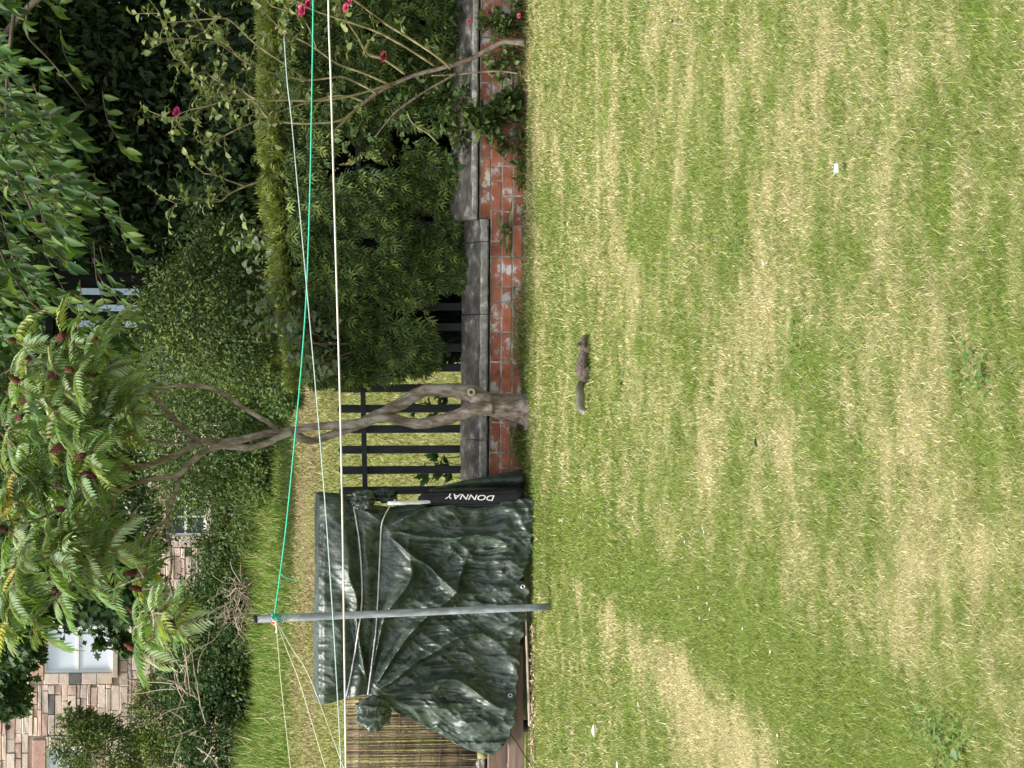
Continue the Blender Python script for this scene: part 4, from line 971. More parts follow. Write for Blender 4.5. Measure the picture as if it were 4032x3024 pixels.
tips = [(60, 1350), (150, 1400), (250, 1330), (120, 1480), (40, 1560), (230, 1500), (330, 1430), (380, 1340), (90, 1650), (200, 1620), (330, 1600), (430, 1680), (60, 1760), (180, 1750), (300, 1760), (390, 1800), (490, 1720), (30, 1880), (140, 1860), (260, 1880), (370, 1900),
        (480, 1810), (80, 1980), (190, 1980), (300, 2020), (390, 1990), (30, 2100), (130, 2090), (240, 2110), (350, 2120), (60, 2220), (170, 2210), (290, 2230), (390, 2200), (500, 2180), (560, 2330), (450, 2330), (340, 2300), (630, 2420), (690, 2470), (100, 2330), (230, 2330), (20, 2420), (130, 2460), (540, 2260), (440, 1480), (520, 1540), (20, 1700), (10, 2000)]
tips = [((x_ * 0.86 if (1430 < y_ < 2260 and x_ > 240) else x_), y_) for x_, y_ in tips]
# frond meshes
def frond(seed, base):
    r = random.Random(seed); V = []; Fc = []; C = []; NL = 9; L = 0.36
    cen = []
    for i in range(NL + 2):
        t = i / (NL + 1); cen.append(Vector((L * t * (1 - 0.10 * t), 0.02 * math.sin(t * 3 + seed), 0.05 * math.sin(t * 1.6) - 0.22 * L * t * t * r.uniform(.95, 1.05) * 2.2)))
    for i, c in enumerate(cen):
        w = 0.0035 * (1 - 0.6 * i / len(cen))
        V += [c + Vector((0, -w, 0)), c + Vector((0, w, 0))]; C += [(0.16, 0.12, 0.05)] * 2
        if i: Fc.append((2 * i - 2, 2 * i, 2 * i + 1, 2 * i - 1))
    def leaflet(iv, d, ln):
        d = d.normalized(); side = d.cross(Vector((0, 0, 1)));
        if side.length < .01: side = Vector((1, 0, 0))
        side.normalize(); up = side.cross(d); b = V[iv]; w = ln * 0.125; o = len(V)
        V.extend([b + d * ln * .38 + side * w + up * w * .55, b + d * ln * .38 - side * w + up * w * .55, b + d * ln * .40, b + d * ln - up * ln * .10, b + d * ln * .72 + side * w * .7 + up * w * .2, b + d * ln * .72 - side * w * .7 + up * w * .2])
        q = r.uniform(.8, 1.25); C.extend([tuple(x * q for x in base)] * 6); C[-3] = tuple(x * 1.25 for x in base)
        Fc.extend([(iv, o + 2, o), (iv, o + 1, o + 2), (o, o + 2, o + 4), (o + 2, o + 3, o + 4), (o + 2, o + 1, o + 5), (o + 2, o + 5, o + 3)])
    for i in range(1, NL + 1):
        t = i / (NL + 1); ln = 0.115 * (0.65 + 0.7 * math.sin(math.pi * min(1, t * .85 + .12))) * r.uniform(.85, 1.1)
        for sg in (-1, 1):
            leaflet(2 * i + (1 if sg > 0 else 0), Vector((0.45 + .3 * t, sg * 0.85, -0.42 - .35 * t + r.uniform(-.12, .12))), ln)
    leaflet(2 * NL + 2, Vector((0.8, 0, -.9)), 0.09)
    me = pymesh('frond', V, Fc, False, np.array(C)); me.materials.append(LEAFSOFT); return me
FR = [frond(i, c) for i, c in enumerate([(0.165, 0.255, 0.085), (0.20, 0.29, 0.12), (0.12, 0.20, 0.070), (0.30, 0.37, 0.22), (0.20, 0.28, 0.15), (0.26, 0.31, 0.10), (0.15, 0.23, 0.11), (0.36, 0.32, 0.06)])]
CONE = []
cone_m = stain_mat('sumac_cone', [(0.3, (0.035, 0.010, 0.008)), (0.5, (0.10, 0.028, 0.020)), (0.7, (0.20, 0.09, 0.06))], 60, 0.9, 1.0, 0.01, rand=0.3)
for i in range(3):
    nu, nv = 14, 12; th, ph = np.meshgrid(np.linspace(0, 2 * np.pi, nu, endpoint=False), np.linspace(0.03, np.pi - .03, nv)); rr = rng.uniform(0.78, 1.18, th.shape)
    z = -np.cos(ph); w = np.sin(ph) * (1 - 0.35 * z)
    P = np.stack([w * np.cos(th) * .034 * rr, w * np.sin(th) * .034 * rr, .075 * (z + .8)], -1); ii = np.arange(nu * nv).reshape(nv, nu); a, b = ii[:-1], ii[1:]
    me = trimesh('cone', P.reshape(-1, 3), np.stack([a, np.roll(a, -1, 1), np.roll(b, -1, 1), b], -1).reshape(-1, 4)); me.materials.append(cone_m); CONE.append(me)
r = random.Random(3); FRL = []
for k in range(60):
    bx_, by_ = tips[r.randrange(len(tips))]; q = (bx_ + r.uniform(-90, 60), by_ + r.uniform(-90, 90))
    if q[0] < 640 and not (150 < q[0] < 480 and q[1] > 2390): tips.append(q)
for ti, (tx, ty) in enumerate(tips):
    D = SDp + r.uniform(-1.0, 0.75); tp = pt(tx, ty, D)
    best = min(skel, key=lambda s: math.hypot(s[0][0] - tx, s[0][1] - ty) + (0 if s[0][0] > tx + 30 else 150))
    b = best[1]; mid = b.lerp(tp, .5) + Vector((r.uniform(-.05, .05), r.uniform(-.05, .05), -0.06))
    P = smooth_path([b, mid, tp], 5); link('twig', pymesh('twig', *tube(P, lerp_r([0.009, 0.006], len(P)), 6), True), BARK, sumac)
    for k in range(r.choice((5, 6, 6, 7))):
        az = 2 * math.pi * (k + r.uniform(-.3, .3)) / 6; me = FR[r.choice((0, 1, 2, 3, 4, 5, 6, 0, 1, 2, 3))] if r.random() > .02 else FR[7]
        sc = r.uniform(0.5, 0.88)
        mt = Matrix.LocRotScale(tp + Vector((0, 0, -0.012 * k)), Matrix.Rotation(az, 3, 'Z') @ Matrix.Rotation(r.uniform(-.55, .45), 3, 'Y') @ Matrix.Rotation(r.uniform(-.45, .45), 3, 'X'), Vector((sc, sc * r.uniform(.8, 1.1), sc * r.uniform(.6, 1.5))))
        FRL.append((tp.y, me, mt))
    if r.random() < 0.40:
        o = bpy.data.objects.new('cone', CONE[ti % 3]); COL.objects.link(o); o.parent = sumac; o.location = tp - sumac.location; s = r.uniform(.45, .85); o.scale = (s, s, s * r.uniform(.8, 1.2))
        o.rotation_euler = (r.uniform(-.7, .7), r.uniform(-.7, .7), 0)
for k in range(46):
    q, p = skel[r.randrange(len(skel))]
    if q[0] > 760: continue
    e = p + Vector((r.uniform(-1, 1), r.uniform(-.6, .4), r.uniform(-.1, 1))).normalized() * r.uniform(.18, .5); P = smooth_path([p, p.lerp(e, .35) + Vector((r.gauss(0, .03), 0, r.gauss(0, .03))), p.lerp(e, .7) + Vector((r.gauss(0, .04), 0, r.gauss(0, .04))), e], 3)
    link('twig', pymesh('twig', *tube(P, lerp_r([0.006, 0.0025], len(P)), 5), True), TWIG, sumac)
FRL.sort(key=lambda q: q[0])
for _, me, mt in FRL[:300]:
    o = bpy.data.objects.new('frond', me); COL.objects.link(o); o.parent = sumac; o.matrix_basis = Matrix.Translation(-sumac.location) @ mt
Va, Fa, Ca = [], [], []
for _, me, mt in FRL[300:]:
    o_ = len(Va); Va += [mt @ v.co for v in me.vertices]; Fa += [tuple(i + o_ for i in p.vertices) for p in me.polygons]; Ca += [tuple(d.color)[:3] for d in me.color_attributes['Col'].data]
o = link('crown', pymesh('crown', Va, Fa, col=np.array(Ca)), LEAFSOFT, sumac); o['kind'] = 'stuff'

# ================================================================== broad-leaved tree hanging in from the right
def spray_plant(parent, twigs, tpl, leaf_len, leaf_w, cols, per, nobj, seed, leafname='leaf', twig_r=0.003, hang=0.5, mat=LEAF, twig_mat=BARKDARK, gap=None):
    "twigs: list of (start, end); leaves alternate along each; the first nobj leaves (nearest) are objects of their own"
    r = np.random.default_rng(seed); Ps, Ds, Ns, Ls, Cc = [], [], [], [], []; parts = []
    for (a, b) in twigs:
        a = Vector(a); b = Vector(b); m = a.lerp(b, .5) + Vector((0, 0, 0.10 * (b - a).length))
        P = smooth_path([a, m, b], 5); parts.append(tube(P, lerp_r([twig_r * 1.5, twig_r * .6], len(P)), 5))
        ax = (b - a).normalized(); sd_ = ax.cross(Vector((0, 0, 1))); sd_.normalize()
        for k in range(per):
            t = 0.12 + 0.88 * ((k + r.uniform(0, .9)) / per) ** 0.7; q = P[min(len(P) - 1, int(t * len(P)))]
            sg = 1 if k % 2 else -1
            d = ax * r.uniform(.4, .9) + sd_ * sg * r.uniform(.4, .9) + Vector((0, 0, -hang * r.uniform(.2, 1.7))) + Vector(r.normal(0, .38, 3))
            Ps.append(q); Ds.append(d); Ns.append(Vector((0, -0.25, 1)) + Vector(r.normal(0, .45, 3))); Ls.append(leaf_len * r.uniform(.45, 1.2)); Cc.append(np.array(cols[r.integers(0, len(cols))]) * r.uniform(.8, 1.25))
    Ps, Ds, Ns, Ls, Cc = np.array([v[:] for v in Ps]), np.array([v[:] for v in Ds]), np.array([v[:] for v in Ns]), np.array(Ls), np.array(Cc)
    order = np.argsort(Ps[:, 1]); first, rest_ = order[:nobj], order[nobj:]
    protos = []
    for c in cols:
        v = tpl[0].copy(); v[:, 1] *= leaf_w; me = pymesh(leafname, v, tpl[1], True, np.array(c)); me.materials.append(mat); protos.append(me)
    for i in first:
        d = Vector(Ds[i]).normalized(); s = Vector(Ns[i]).cross(d).normalized(); nn = d.cross(s)
        o = bpy.data.objects.new(leafname, protos[int(i) % len(protos)]); COL.objects.link(o); o.parent = parent
        R = Matrix((d, s, nn)).transposed().to_4x4(); R.translation = Vector(Ps[i]) - parent.location
        o.matrix_basis = R @ Matrix.Scale(Ls[i], 4)
    if len(rest_):
        V, T, li = leaves(tpl, Ps[rest_], Ds[rest_], Ns[rest_], Ls[rest_], Ls[rest_] * leaf_w)
        o = link('crown', trimesh('crown', V, T, Cc[rest_][li], True), mat, parent); o['kind'] = 'stuff'
    o = link('twigs', pymesh('twigs', *joinm(parts), True), twig_mat, parent); o['kind'] = 'stuff'
cherry = empty('broadleaf_tree', (4.6, 17.5, 0), 'broad leaved tree hanging glossy dark leaves in from the side', 'tree')
tw = []; r = random.Random(21)
vmx = lambda y: np.interp(y, [0, 150, 300, 500, 800, 1000, 1300, 1420], [250, 330, 430, 500, 470, 560, 560, 480])
while len(tw) < 185:
    y_ = r.uniform(-80, 1400); v_ = r.uniform(-150, float(vmx(y_)))
    dens = (0.25 + 0.75 * sstep(150, 600, y_)) * sstep(0.38, 0.54, fbm(np.array([v_ * .007]), np.array([y_ * .005]), 0, 44, 2)[0])
    if r.random() > dens: continue
    D = r.uniform(15.2, 19.5); e = pt(v_, y_, D); ln = r.uniform(.35, .75)
    tw.append((e + Vector((r.uniform(.2, .8), r.uniform(-.2, .4), r.uniform(.15, .7))).normalized() * ln, e))
spray_plant(cherry, tw, LEAF8, 0.155, 0.36, [(0.044, 0.095, 0.028), (0.058, 0.120, 0.032), (0.074, 0.140, 0.036), (0.034, 0.075, 0.028), (0.12, 0.19, 0.042)], 12, 300, 4, hang=0.8)
TB = [limb([(v, y) for v, y in pth], rad, 1.2, 2.2, 7, .04) for pth, rad in (([(2050, -300), (1500, -250), (900, -260), (400, -150), (150, 0), (-30, 200), (-150, 420)], [60, 55, 50, 40, 16, 14, 12]), ([(100, 30), (95, 100), (105, 160), (200, 260), (330, 420)], [6, 5, 5, 4, 3]), ([(60, -60), (20, 500), (150, 900), (260, 1050)], [10, 8, 6, 3]), ([(-60, 500), (-40, 900), (120, 1200), (260, 1260)], [8, 7, 5, 3]))]
link('trunk', pymesh('trunk', *TB[0], True), BARKDARK, cherry)
for t in TB[1:]: link('branch', pymesh('branch', *t, True), BARKDARK, cherry)

ivy = empty('hedge_ivy', (2.6, 16.2, 0.3), 'broad green leaves scrambling through the hedge behind the rose canes', 'plant')
tw = []; r = random.Random(61)
for i in range(90):
    e = pt(r.uniform(1230, 1800), r.uniform(-60, 640), 16.0 + r.uniform(-.1, .15)); tw.append((e + Vector((r.uniform(-.1, .1), .12, -r.uniform(.08, .2))), e))
spray_plant(ivy, tw, LEAF8, 0.062, 0.72, [(0.070, 0.125, 0.035), (0.050, 0.095, 0.030), (0.095, 0.155, 0.045), (0.13, 0.18, 0.07)], 6, 200, 16, twig_r=.0018, hang=.4)

# ================================================================== climbing rose
rose = empty('rose_bush', gpt(2058, 165), 'sprawling old rose bush with bare canes and a few pink blooms', 'rose bush')
RDp = 15.70
def cane(path, radii, d0, d1, mat=CANE, nm='cane'):
    n = len(path); P = [pt(x, y, RDp + d0 + (d1 - d0) * i / (n - 1)) for i, (x, y) in enumerate(path)]
    Q = smooth_path(P, 4); link(nm, pymesh(nm, *tube(Q, [0.78 * r_ / F * RDp for r_ in lerp_r(radii, len(Q))], 7, .06), True), mat, rose); return P
cane([(2062, 168), (2010, 165), (1972, 167), (1915, 195), (1859, 226), (1800, 250), (1741, 267), (1670, 285), (1601, 307), (1540, 335), (1475, 371), (1430, 405), (1389, 440)], [20, 15, 13, 14, 12, 12, 11, 11, 10, 11, 10, 9, 8], -.1, .1, CANEBROWN, 'main_stem')
allc = [cane(*a) for a in (
    ([(1765, 272), (1750, 255), (1700, 215), (1600, 150), (1500, 90), (1380, 0), (1250, -80)], [6, 7, 7, 6, 6, 5, 4], -.05, -.35),
    ([(1705, 262), (1600, 195), (1480, 130), (1350, 85), (1226, 45), (1160, 10)], [6, 6, 6, 5, 4, 3], 0, -.3),
    ([(1588, 294), (1500, 235), (1440, 215), (1400, 150), (1353, 77), (1326, 0)], [7, 7, 9, 5, 5, 4], 0, .1),
    ([(1524, 335), (1420, 290), (1320, 255), (1226, 190), (1150, 150), (1090, 113), (1040, 60), (980, 10)], [6, 6, 5, 5, 5, 4, 4, 3], 0, .1),
    ([(1475, 371), (1430, 345), (1350, 310), (1300, 310), (1200, 320), (1090, 300), (1000, 270), (900, 210), (800, 130), (760, 60)], [6, 6, 6, 6, 5, 5, 5, 4, 4, 3], .0, .25),
    ([(1540, 330), (1400, 375), (1260, 400), (1130, 400), (1000, 395), (930, 350), (860, 330), (800, 290)], [6, 6, 5, 5, 5, 4, 4, 3], 0, -.2),
    ([(1389, 440), (1340, 475), (1267, 488), (1150, 490), (1050, 470), (990, 400), (900, 390), (830, 420), (740, 440)], [7, 6, 6, 5, 5, 5, 4, 4, 3], .1, .0),
    ([(1389, 440), (1360, 470), (1330, 500), (1280, 545)], [6, 6, 5, 4], .1, 0),
    ([(1430, 405), (1330, 380), (1200, 410), (1080, 450), (960, 500), (880, 540), (800, 580)], [5, 5, 5, 5, 4, 4, 3], .05, .3),
    ([(1200, 320), (1100, 250), (1000, 180), (900, 90), (840, 80), (650, 95), (620, 60)], [5, 5, 5, 4, 4, 3, 3], .1, -.1),
    ([(1000, 270), (940, 240), (880, 180), (800, 170), (700, 160), (640, 172)], [4, 4, 4, 3, 3, 3], .2, .1),
    ([(1000, 395), (900, 370), (850, 380), (770, 310), (720, 260), (680, 238)], [5, 4, 4, 3, 3, 2], .1, .2),
    ([(1060, 460), (980, 400), (860, 375), (800, 430), (700, 470), (630, 465)], [4, 4, 4, 3, 3, 3], .1, .2),
    ([(1020, 720), (950, 745), (900, 770), (860, 800), (800, 790), (740, 800), (690, 810)], [6, 6, 5, 5, 4, 3, 3], .6, .6),
    ([(960, 740), (900, 720), (850, 700), (800, 690)], [4, 4, 3, 3], .6, .7),
    ([(1240, 200), (1200, 100), (1150, 60), (1060, 30)], [4, 4, 3, 3], -.1, -.2))]
cane([(1791, 289), (1740, 320), (1670, 360), (1565, 434), (1520, 480), (1470, 545)], [6, 6, 6, 6, 4, 3], -.15, -.2, CANEBROWN)
cane([(2040, 290), (1960, 280), (1880, 285), (1780, 295), (1690, 300)], [5, 5, 5, 4, 3], -.25, -.1, CANEBROWN)
cane([(1595, 440), (1620, 490), (1680, 530), (1720, 570)], [3, 3, 3, 2], -.2, -.3)
tw = []; r = random.Random(8)
for P in allc:
    for i, p in enumerate(P[2:]):
        top_ = p.z > 1.75 - 0.1
        for k in range(3 if top_ else (1 if r.random() < .75 else 0)):
            e = p + Vector((r.uniform(-1, 1), r.uniform(-.6, .4), r.uniform(-.25, 1))).normalized() * r.uniform(.08, .24); tw.append((p, e))
spray_plant(rose, tw, LEAF8, 0.066, 0.66, [(0.16, 0.21, 0.07), (0.22, 0.26, 0.10), (0.12, 0.17, 0.05), (0.28, 0.30, 0.14), (0.09, 0.13, 0.05)], 6, 300, 6, twig_r=0.0022, hang=0.35, twig_mat=CANE)
def bloom(p, s, c, nm='bloom'):
    V, T, C = [], [], []; r = random.Random(int(p.x * 999)); o = 0
    for ringn, (npet, tilt, ln) in enumerate(((6, .25, 1.0), (5, .75, .8), (4, 1.2, .55))):
        for k in range(npet):
            az = 2 * math.pi * (k + ringn * .4 + r.uniform(-.1, .1)) / npet; d = Vector((math.cos(az) * math.cos(tilt), math.sin(az) * math.cos(tilt) , math.sin(tilt)))
            d = Vector((d.x, d.y * .6 - d.z * .5, d.z * .8 + d.y * .4)); nn = Vector((-d.x * .6, -.7, 1))
            v, t, li = leaves(LEAF8, np.array([p[:]]), np.array([d[:]]), np.array([nn[:]]), np.array([s * ln]), np.array([s * ln * 1.1])); V.append(v); T.append(t + o); o += len(v); q = r.uniform(.75, 1.2); C.append(np.repeat([[x * q for x in c]], len(v), 0))
    link(nm, trimesh(nm, np.concatenate(V), np.concatenate(T), np.concatenate(C), True), PETAL, rose)
PK = (0.62, 0.035, 0.16)
for (x_, y_, d_, s_, c_) in ((692, 452, .1, .05, PK), (1182, 45, -.2, .055, (0.75, 0.12, 0.25)), (1205, 22, -.15, .04, PK), (1355, 35, -.2, .04, (0.60, .07, .16)), (1370, 12, -.2, .03, PK), (1505, 225, -.1, .045, (0.16, .02, .04)), (1395, 5, -.1, .03, (0.3, .02, .05)), (1840, 85, -.25, .022, (0.35, .04, .07)), (2035, 62, -.1, .022, (0.5, .08, .12))):
    bloom(pt(x_, y_, RDp + d_), s_, c_)

# ================================================================== pale leaved shrub over the hedge end
snow = empty('snowberry_shrub', (0.35, 16.5, 0.1), 'shrub with round pale green leaves arching over the hedge end', 'shrub')
tw = []; r = random.Random(31)
for (x0, y0, x1, y1, n_t, D) in ((1280, 1360, 960, 1230, 24, 16.1), (1250, 1470, 1080, 1330, 24, 16.0), (1100, 1000, 870, 900, 9, 16.6), (1080, 1000, 890, 1010, 8, 16.6), (1200, 1290, 1000, 1180, 12, 16.2), (1250, 1420, 950, 1230, 16, 16.1)):
    for i in range(n_t):
        t = r.random(); x_, y_ = x0 + (x1 - x0) * t + r.uniform(-50, 50), y0 + (y1 - y0) * t + r.uniform(-70, 70); e = pt(x_, y_, D + r.uniform(-.25, .25))
        tw.append((e + Vector((r.uniform(-.15, .15), .1, -r.uniform(.1, .25))), e))
spray_plant(snow, tw, LEAF8, 0.072, 0.7, [(0.17, 0.23, 0.13), (0.22, 0.28, 0.17), (0.12, 0.19, 0.09), (0.19, 0.26, 0.09)], 6, 250, 9, twig_r=.002, hang=.3, twig_mat=CANEBROWN)
sp = [pt(1280, 1360, 16.1), pt(1250, 1430, 16.1), pt(1100, 970, 16.6)]
V, Fc = joinm([tube(smooth_path([Vector((0.35, 16.6, 0.0)), Vector((0.33, 16.5, .9)), q, q + Vector((.05, 0, .3))], 4), lerp_r([.014, .004], 13), 6) for q in sp]); o = link('stems', pymesh('stems', V, Fc, True), CANEBROWN, snow); o['kind'] = 'stuff'

# ================================================================== weeds and ferns along the wall
WEEDC = [(0.075, 0.125, 0.035), (0.10, 0.16, 0.04), (0.055, 0.10, 0.03), (0.14, 0.19, 0.07)]
def weed(name, label, spots, nt, L, wid, seed, nobj=60, hang=.25, cols=WEEDC, D=15.93, ht=(.06, .2)):
    r = random.Random(seed); xs_ = [gpt(2062, y).x for x, y in spots]; e = empty(name, (sum(xs_) / len(xs_), D, 0.0), label, 'plant', 'weeds along the brick wall')
    tw = []
    for i in range(nt):
        x_, y_ = spots[r.randrange(len(spots))]; p = pt(x_ + r.uniform(-25, 25), y_ + r.uniform(-35, 35), D + r.uniform(-.06, .05)); p.z = max(p.z, .03)
        a = Vector((p.x + r.uniform(-.08, .08), p.y + .02, max(0, p.z - r.uniform(*ht)))); tw.append((a, p))
    spray_plant(e, tw, LEAF8, L, wid, cols, 5, nobj, seed, twig_r=.0018, hang=hang, twig_mat=CANE)
    return e
weed('bindweed', 'leafy bindweed climbing the wall below the rose', [(1960, 420), (1920, 460), (1990, 380), (2010, 430), (1900, 520), (1950, 560), (1870, 480), (1840, 440)], 95, .09, .55, 1, 170)
weed('ground_weed', 'low leafy weeds at the wall foot under the rose stem', [(2000, 100), (1960, 120), (1940, 60), (2020, 40), (1990, 200), (1900, 80), (1930, 250), (1950, 290)], 100, .062, .62, 2, 170)
weed('trailing_weed', 'tangle of trailing green stems hiding the wall foot beside the bindweed', [(2030, 520), (2040, 570), (2020, 600), (2040, 450), (2035, 640), (1990, 590), (2040, 700), (2040, 330), (2040, 250), (2030, 380)], 60, .06, .36, 3, 120)
weed('bed_creeper', 'creeper with pale leaves hanging over the raised coping', [(1800, 390), (1760, 420), (1830, 500), (1850, 360), (1790, 540), (1740, 480)], 55, .055, .6, 4, 110, D=16.05, ht=(.05, .15))
def fern(name, label, spots, nfr, L, seed):
    r = random.Random(seed); c0 = gpt(2062, spots[0][1]); e = empty(name, (c0.x, 15.97, 0.0), label, 'plant', 'weeds along the brick wall')
    for (x_, y_) in spots:
        b = pt(x_, y_, 15.97); b.z = max(b.z, 0.0)
        for k in range(nfr):
            az = r.uniform(math.pi * 1.02, math.pi * 1.98); o = bpy.data.objects.new('frond', FR[r.choice((0, 1, 3))]); COL.objects.link(o); o.parent = e; s = L / .36 * r.uniform(.7, 1.15); o.scale = (s, s, s * .8)
            o.rotation_euler = (0, -r.uniform(.2, .8), az); o.location = b - e.location
fern('wall_fern', 'bright green fern rooted in the wall below the coping step', [(2000, 905), (2010, 960), (1990, 930)], 4, .16, 5)
fern('wall_spleenwort', 'small dark fern at the middle of the brick wall foot', [(2025, 1170), (2035, 1240), (2030, 1290)], 3, .11, 6)
fern('trunk_fern', 'tuft of green weeds beside the sumac trunk base', [(2040, 1690), (2048, 1740), (2020, 1700)], 4, .12, 7)
def dandelion(name, label, spots, D, L, seed, cols, n_l=7):
    r = np.random.default_rng(seed); c0 = pt(*spots[0], D); e = empty(name, c0, label, 'plant', 'weeds behind the fence')
    for s in spots:
        b = pt(*s, D + r.uniform(-.05, .1))
        for k in range(n_l):
            d = np.array([[r.normal(0, .8), r.normal(-.2, .4), r.uniform(.1, .9)]]); V, T, li = leaves(LOBED, np.array([b[:]]), d, np.array([[0, -.7, .6]]) + r.normal(0, .3, (1, 3)), np.array([L * r.uniform(.6, 1.2)]), np.array([L * .45]))
            link('leaf', trimesh('leaf', V, T, np.array(cols[k % len(cols)]), True), LEAF, e)
    st = [tube([pt(s[0] + 80, s[1], D), pt(s[0] + 30, s[1] + 5, D), pt(s[0], s[1], D)], [.005, .004, .002], 5) for s in spots]
    o = link('stems', pymesh('stems', *joinm(st), True), CANE, e); o['kind'] = 'stuff'
dandelion('thistle', 'jagged green thistle showing between the pickets above the coping', [(1770, 1825), (1745, 1850), (1730, 1800), (1785, 1880), (1690, 1870)], 16.5, .13, 3, [(0.07, .13, .05), (.09, .15, .06), (.06, .11, .05)])
dandelion('fence_weed', 'bushy weed behind the fence at the sumac trunk', [(1640, 1610), (1700, 1600), (1740, 1560), (1720, 1640), (1600, 1590), (1760, 1590)], 16.6, .085, 4, [(0.05, .09, .04), (.07, .11, .05)], 10)

# ================================================================== dead twigs before the house
def dead(name, label, cx, cy, D, n, ln, seed, bias):
    r = random.Random(seed); c = pt(cx, cy, D); e = empty(name, (c.x, c.y, float(terrain(D))), label, 'dead branches')
    for i in range(n):
        a = c + Vector((r.gauss(0, .35), r.gauss(0, .2), r.gauss(-.15, .2))); d = Vector((r.gauss(bias[0], .7), r.gauss(-.3, .3), r.gauss(bias[1], .5))).normalized(); b = a + d * r.uniform(.4, 1) * ln
        P = smooth_path([a, a.lerp(b, .35) + Vector((r.gauss(0, .06), 0, r.gauss(0, .06))), a.lerp(b, .7) + Vector((r.gauss(0, .07), 0, r.gauss(0, .07))), b], 3)
        link('dead_twig', pymesh('dead_twig', *tube(P, lerp_r([.017, .007], len(P)), 5), True), TWIG, e)
dead('dead_brush', 'tangled heap of bare grey twigs at the lawn edge', 945, 2370, 49.5, 60, 1.0, 1, (-.2, .2))
dead('dead_branch', 'pale bare branches sticking out of the bush before the house', 720, 2745, 51.5, 22, 1.5, 2, (.3, .25))
dead('dry_branch', 'few bare branches in the bush under the corner window', 760, 2950, 51.5, 8, 1.3, 3, (-.3, .3))

# ================================================================== squirrel
SQ = gpt(2322, 1430); sy = SQ.y; mpp = sy / F
sq = empty('squirrel', (gpt(2322, 1430).x, sy, 0), 'grey brown squirrel stretched low on the lawn with its tail trailing behind', 'squirrel')
def sp_(px_, py_, rx, ry=None, dy=0.0):
    p = pt(px_, py_, sy + dy); return p
balls = []   # (centre, radii)
def chain(ptsr, n=10):
    for i in range(len(ptsr) - 1):
        (x0, y0, r0, d0), (x1, y1, r1, d1) = ptsr[i], ptsr[i + 1]
        for k in range(n):
            t = k / n; balls.append((pt(x0 + (x1 - x0) * t, y0 + (y1 - y0) * t, sy + d0 + (d1 - d0) * t), (r0 + (r1 - r0) * t) * mpp))
# body: nose at small y (world right); tail at large y
chain([(2313, 1316, 3, 0), (2307, 1322, 7, 0), (2300, 1330, 12, 0), (2296, 1340, 15.5, 0), (2294, 1352, 16, 0), (2297, 1366, 14.5, 0), (2300, 1380, 17, 0), (2297, 1400, 21, 0), (2293, 1425, 24, 0), (2293, 1450, 26, 0), (2297, 1466, 26, 0), (2300, 1478, 21, 0), (2300, 1492, 12, 0), (2298, 1500, 9, 0)], 6)
for dd, oy in ((-.035, 0), (.035, 10)):
    chain([(2306, 1372 + oy, 9, dd * .6), (2318, 1372 + oy, 6, dd), (2326, 1366 + oy, 4.5, dd), (2329, 1356 + oy, 3.5, dd)], 5)         # forelegs
    chain([(2306, 1462 + oy, 16, dd * .8), (2316, 1452 + oy, 12, dd), (2324, 1470 + oy, 7, dd * 1.1), (2329, 1486 + oy, 4.5, dd * 1.1), (2330, 1470 + oy, 4.5, dd * 1.15), (2330, 1454 + oy, 3.5, dd * 1.15)], 6)  # hind legs with long feet
for dd in (-.016, .016):
    chain([(2283, 1350, 5.5, dd), (2275, 1352, 5, dd * 1.2), (2269, 1354, 2.5, dd * 1.3)], 4)   # ears
import bmesh
bm = bmesh.new()
for c, rr in balls:
    bmesh.ops.create_icosphere(bm, subdivisions=2, radius=max(rr, .0012), matrix=Matrix.Translation(c))
me = bpy.data.meshes.new('body'); bm.to_mesh(me); bm.free()
tmp = bpy.data.objects.new('tmp', me); COL.objects.link(tmp)
rm = tmp.modifiers.new('r', 'REMESH'); rm.mode = 'VOXEL'; rm.voxel_size = 0.0022
smd = tmp.modifiers.new('s', 'SMOOTH'); smd.factor = .5; smd.iterations = 5
dg = bpy.context.evaluated_depsgraph_get(); dg.update()
bme = bpy.data.meshes.new_from_object(tmp.evaluated_get(dg)); bpy.data.objects.remove(tmp)
bme.materials.clear(); bme.polygons.foreach_set('use_smooth', [True] * len(bme.polygons))
fur_m = stain_mat('squirrel_fur', [(0.3, (0.06, 0.05, 0.042)), (0.5, (0.13, 0.105, 0.082)), (0.7, (0.22, 0.17, 0.125))], 55, 0.9, 1.0, 0.004)
body = link('body', bme, fur_m, sq)
co = np.zeros(len(bme.vertices) * 3); bme.vertices.foreach_get('co', co); co = co.reshape(-1, 3)
no = np.zeros(len(bme.vertices) * 3); bme.vertices.foreach_get('normal', no); no = no.reshape(-1, 3)
pick = rng.choice(len(co), min(9000, len(co) * 2)); pick = pick[co[pick, 2] > .012]
hd = norm(no[pick] * .55 + np.array([-1.0, 0, -.25]) + rng.normal(size=(len(pick), 3)) * .25)
V, T, li = leaves((np.array([[0, .5, 0], [0, -.5, 0], [1, 0, 0]]), np.array([[0, 1, 2]])), co[pick], hd, no[pick], rng.uniform(.008, .016, len(pick)), .0028)
c = np.array([[.12, .095, .075], [.21, .165, .12], [.065, .055, .048], [.28, .22, .16], [.38, .35, .32]])[rng.integers(0, 5, len(pick))]
o = link('fur', trimesh('fur', V, T, c[li]), LEAFDULL, sq); o['kind'] = 'stuff'
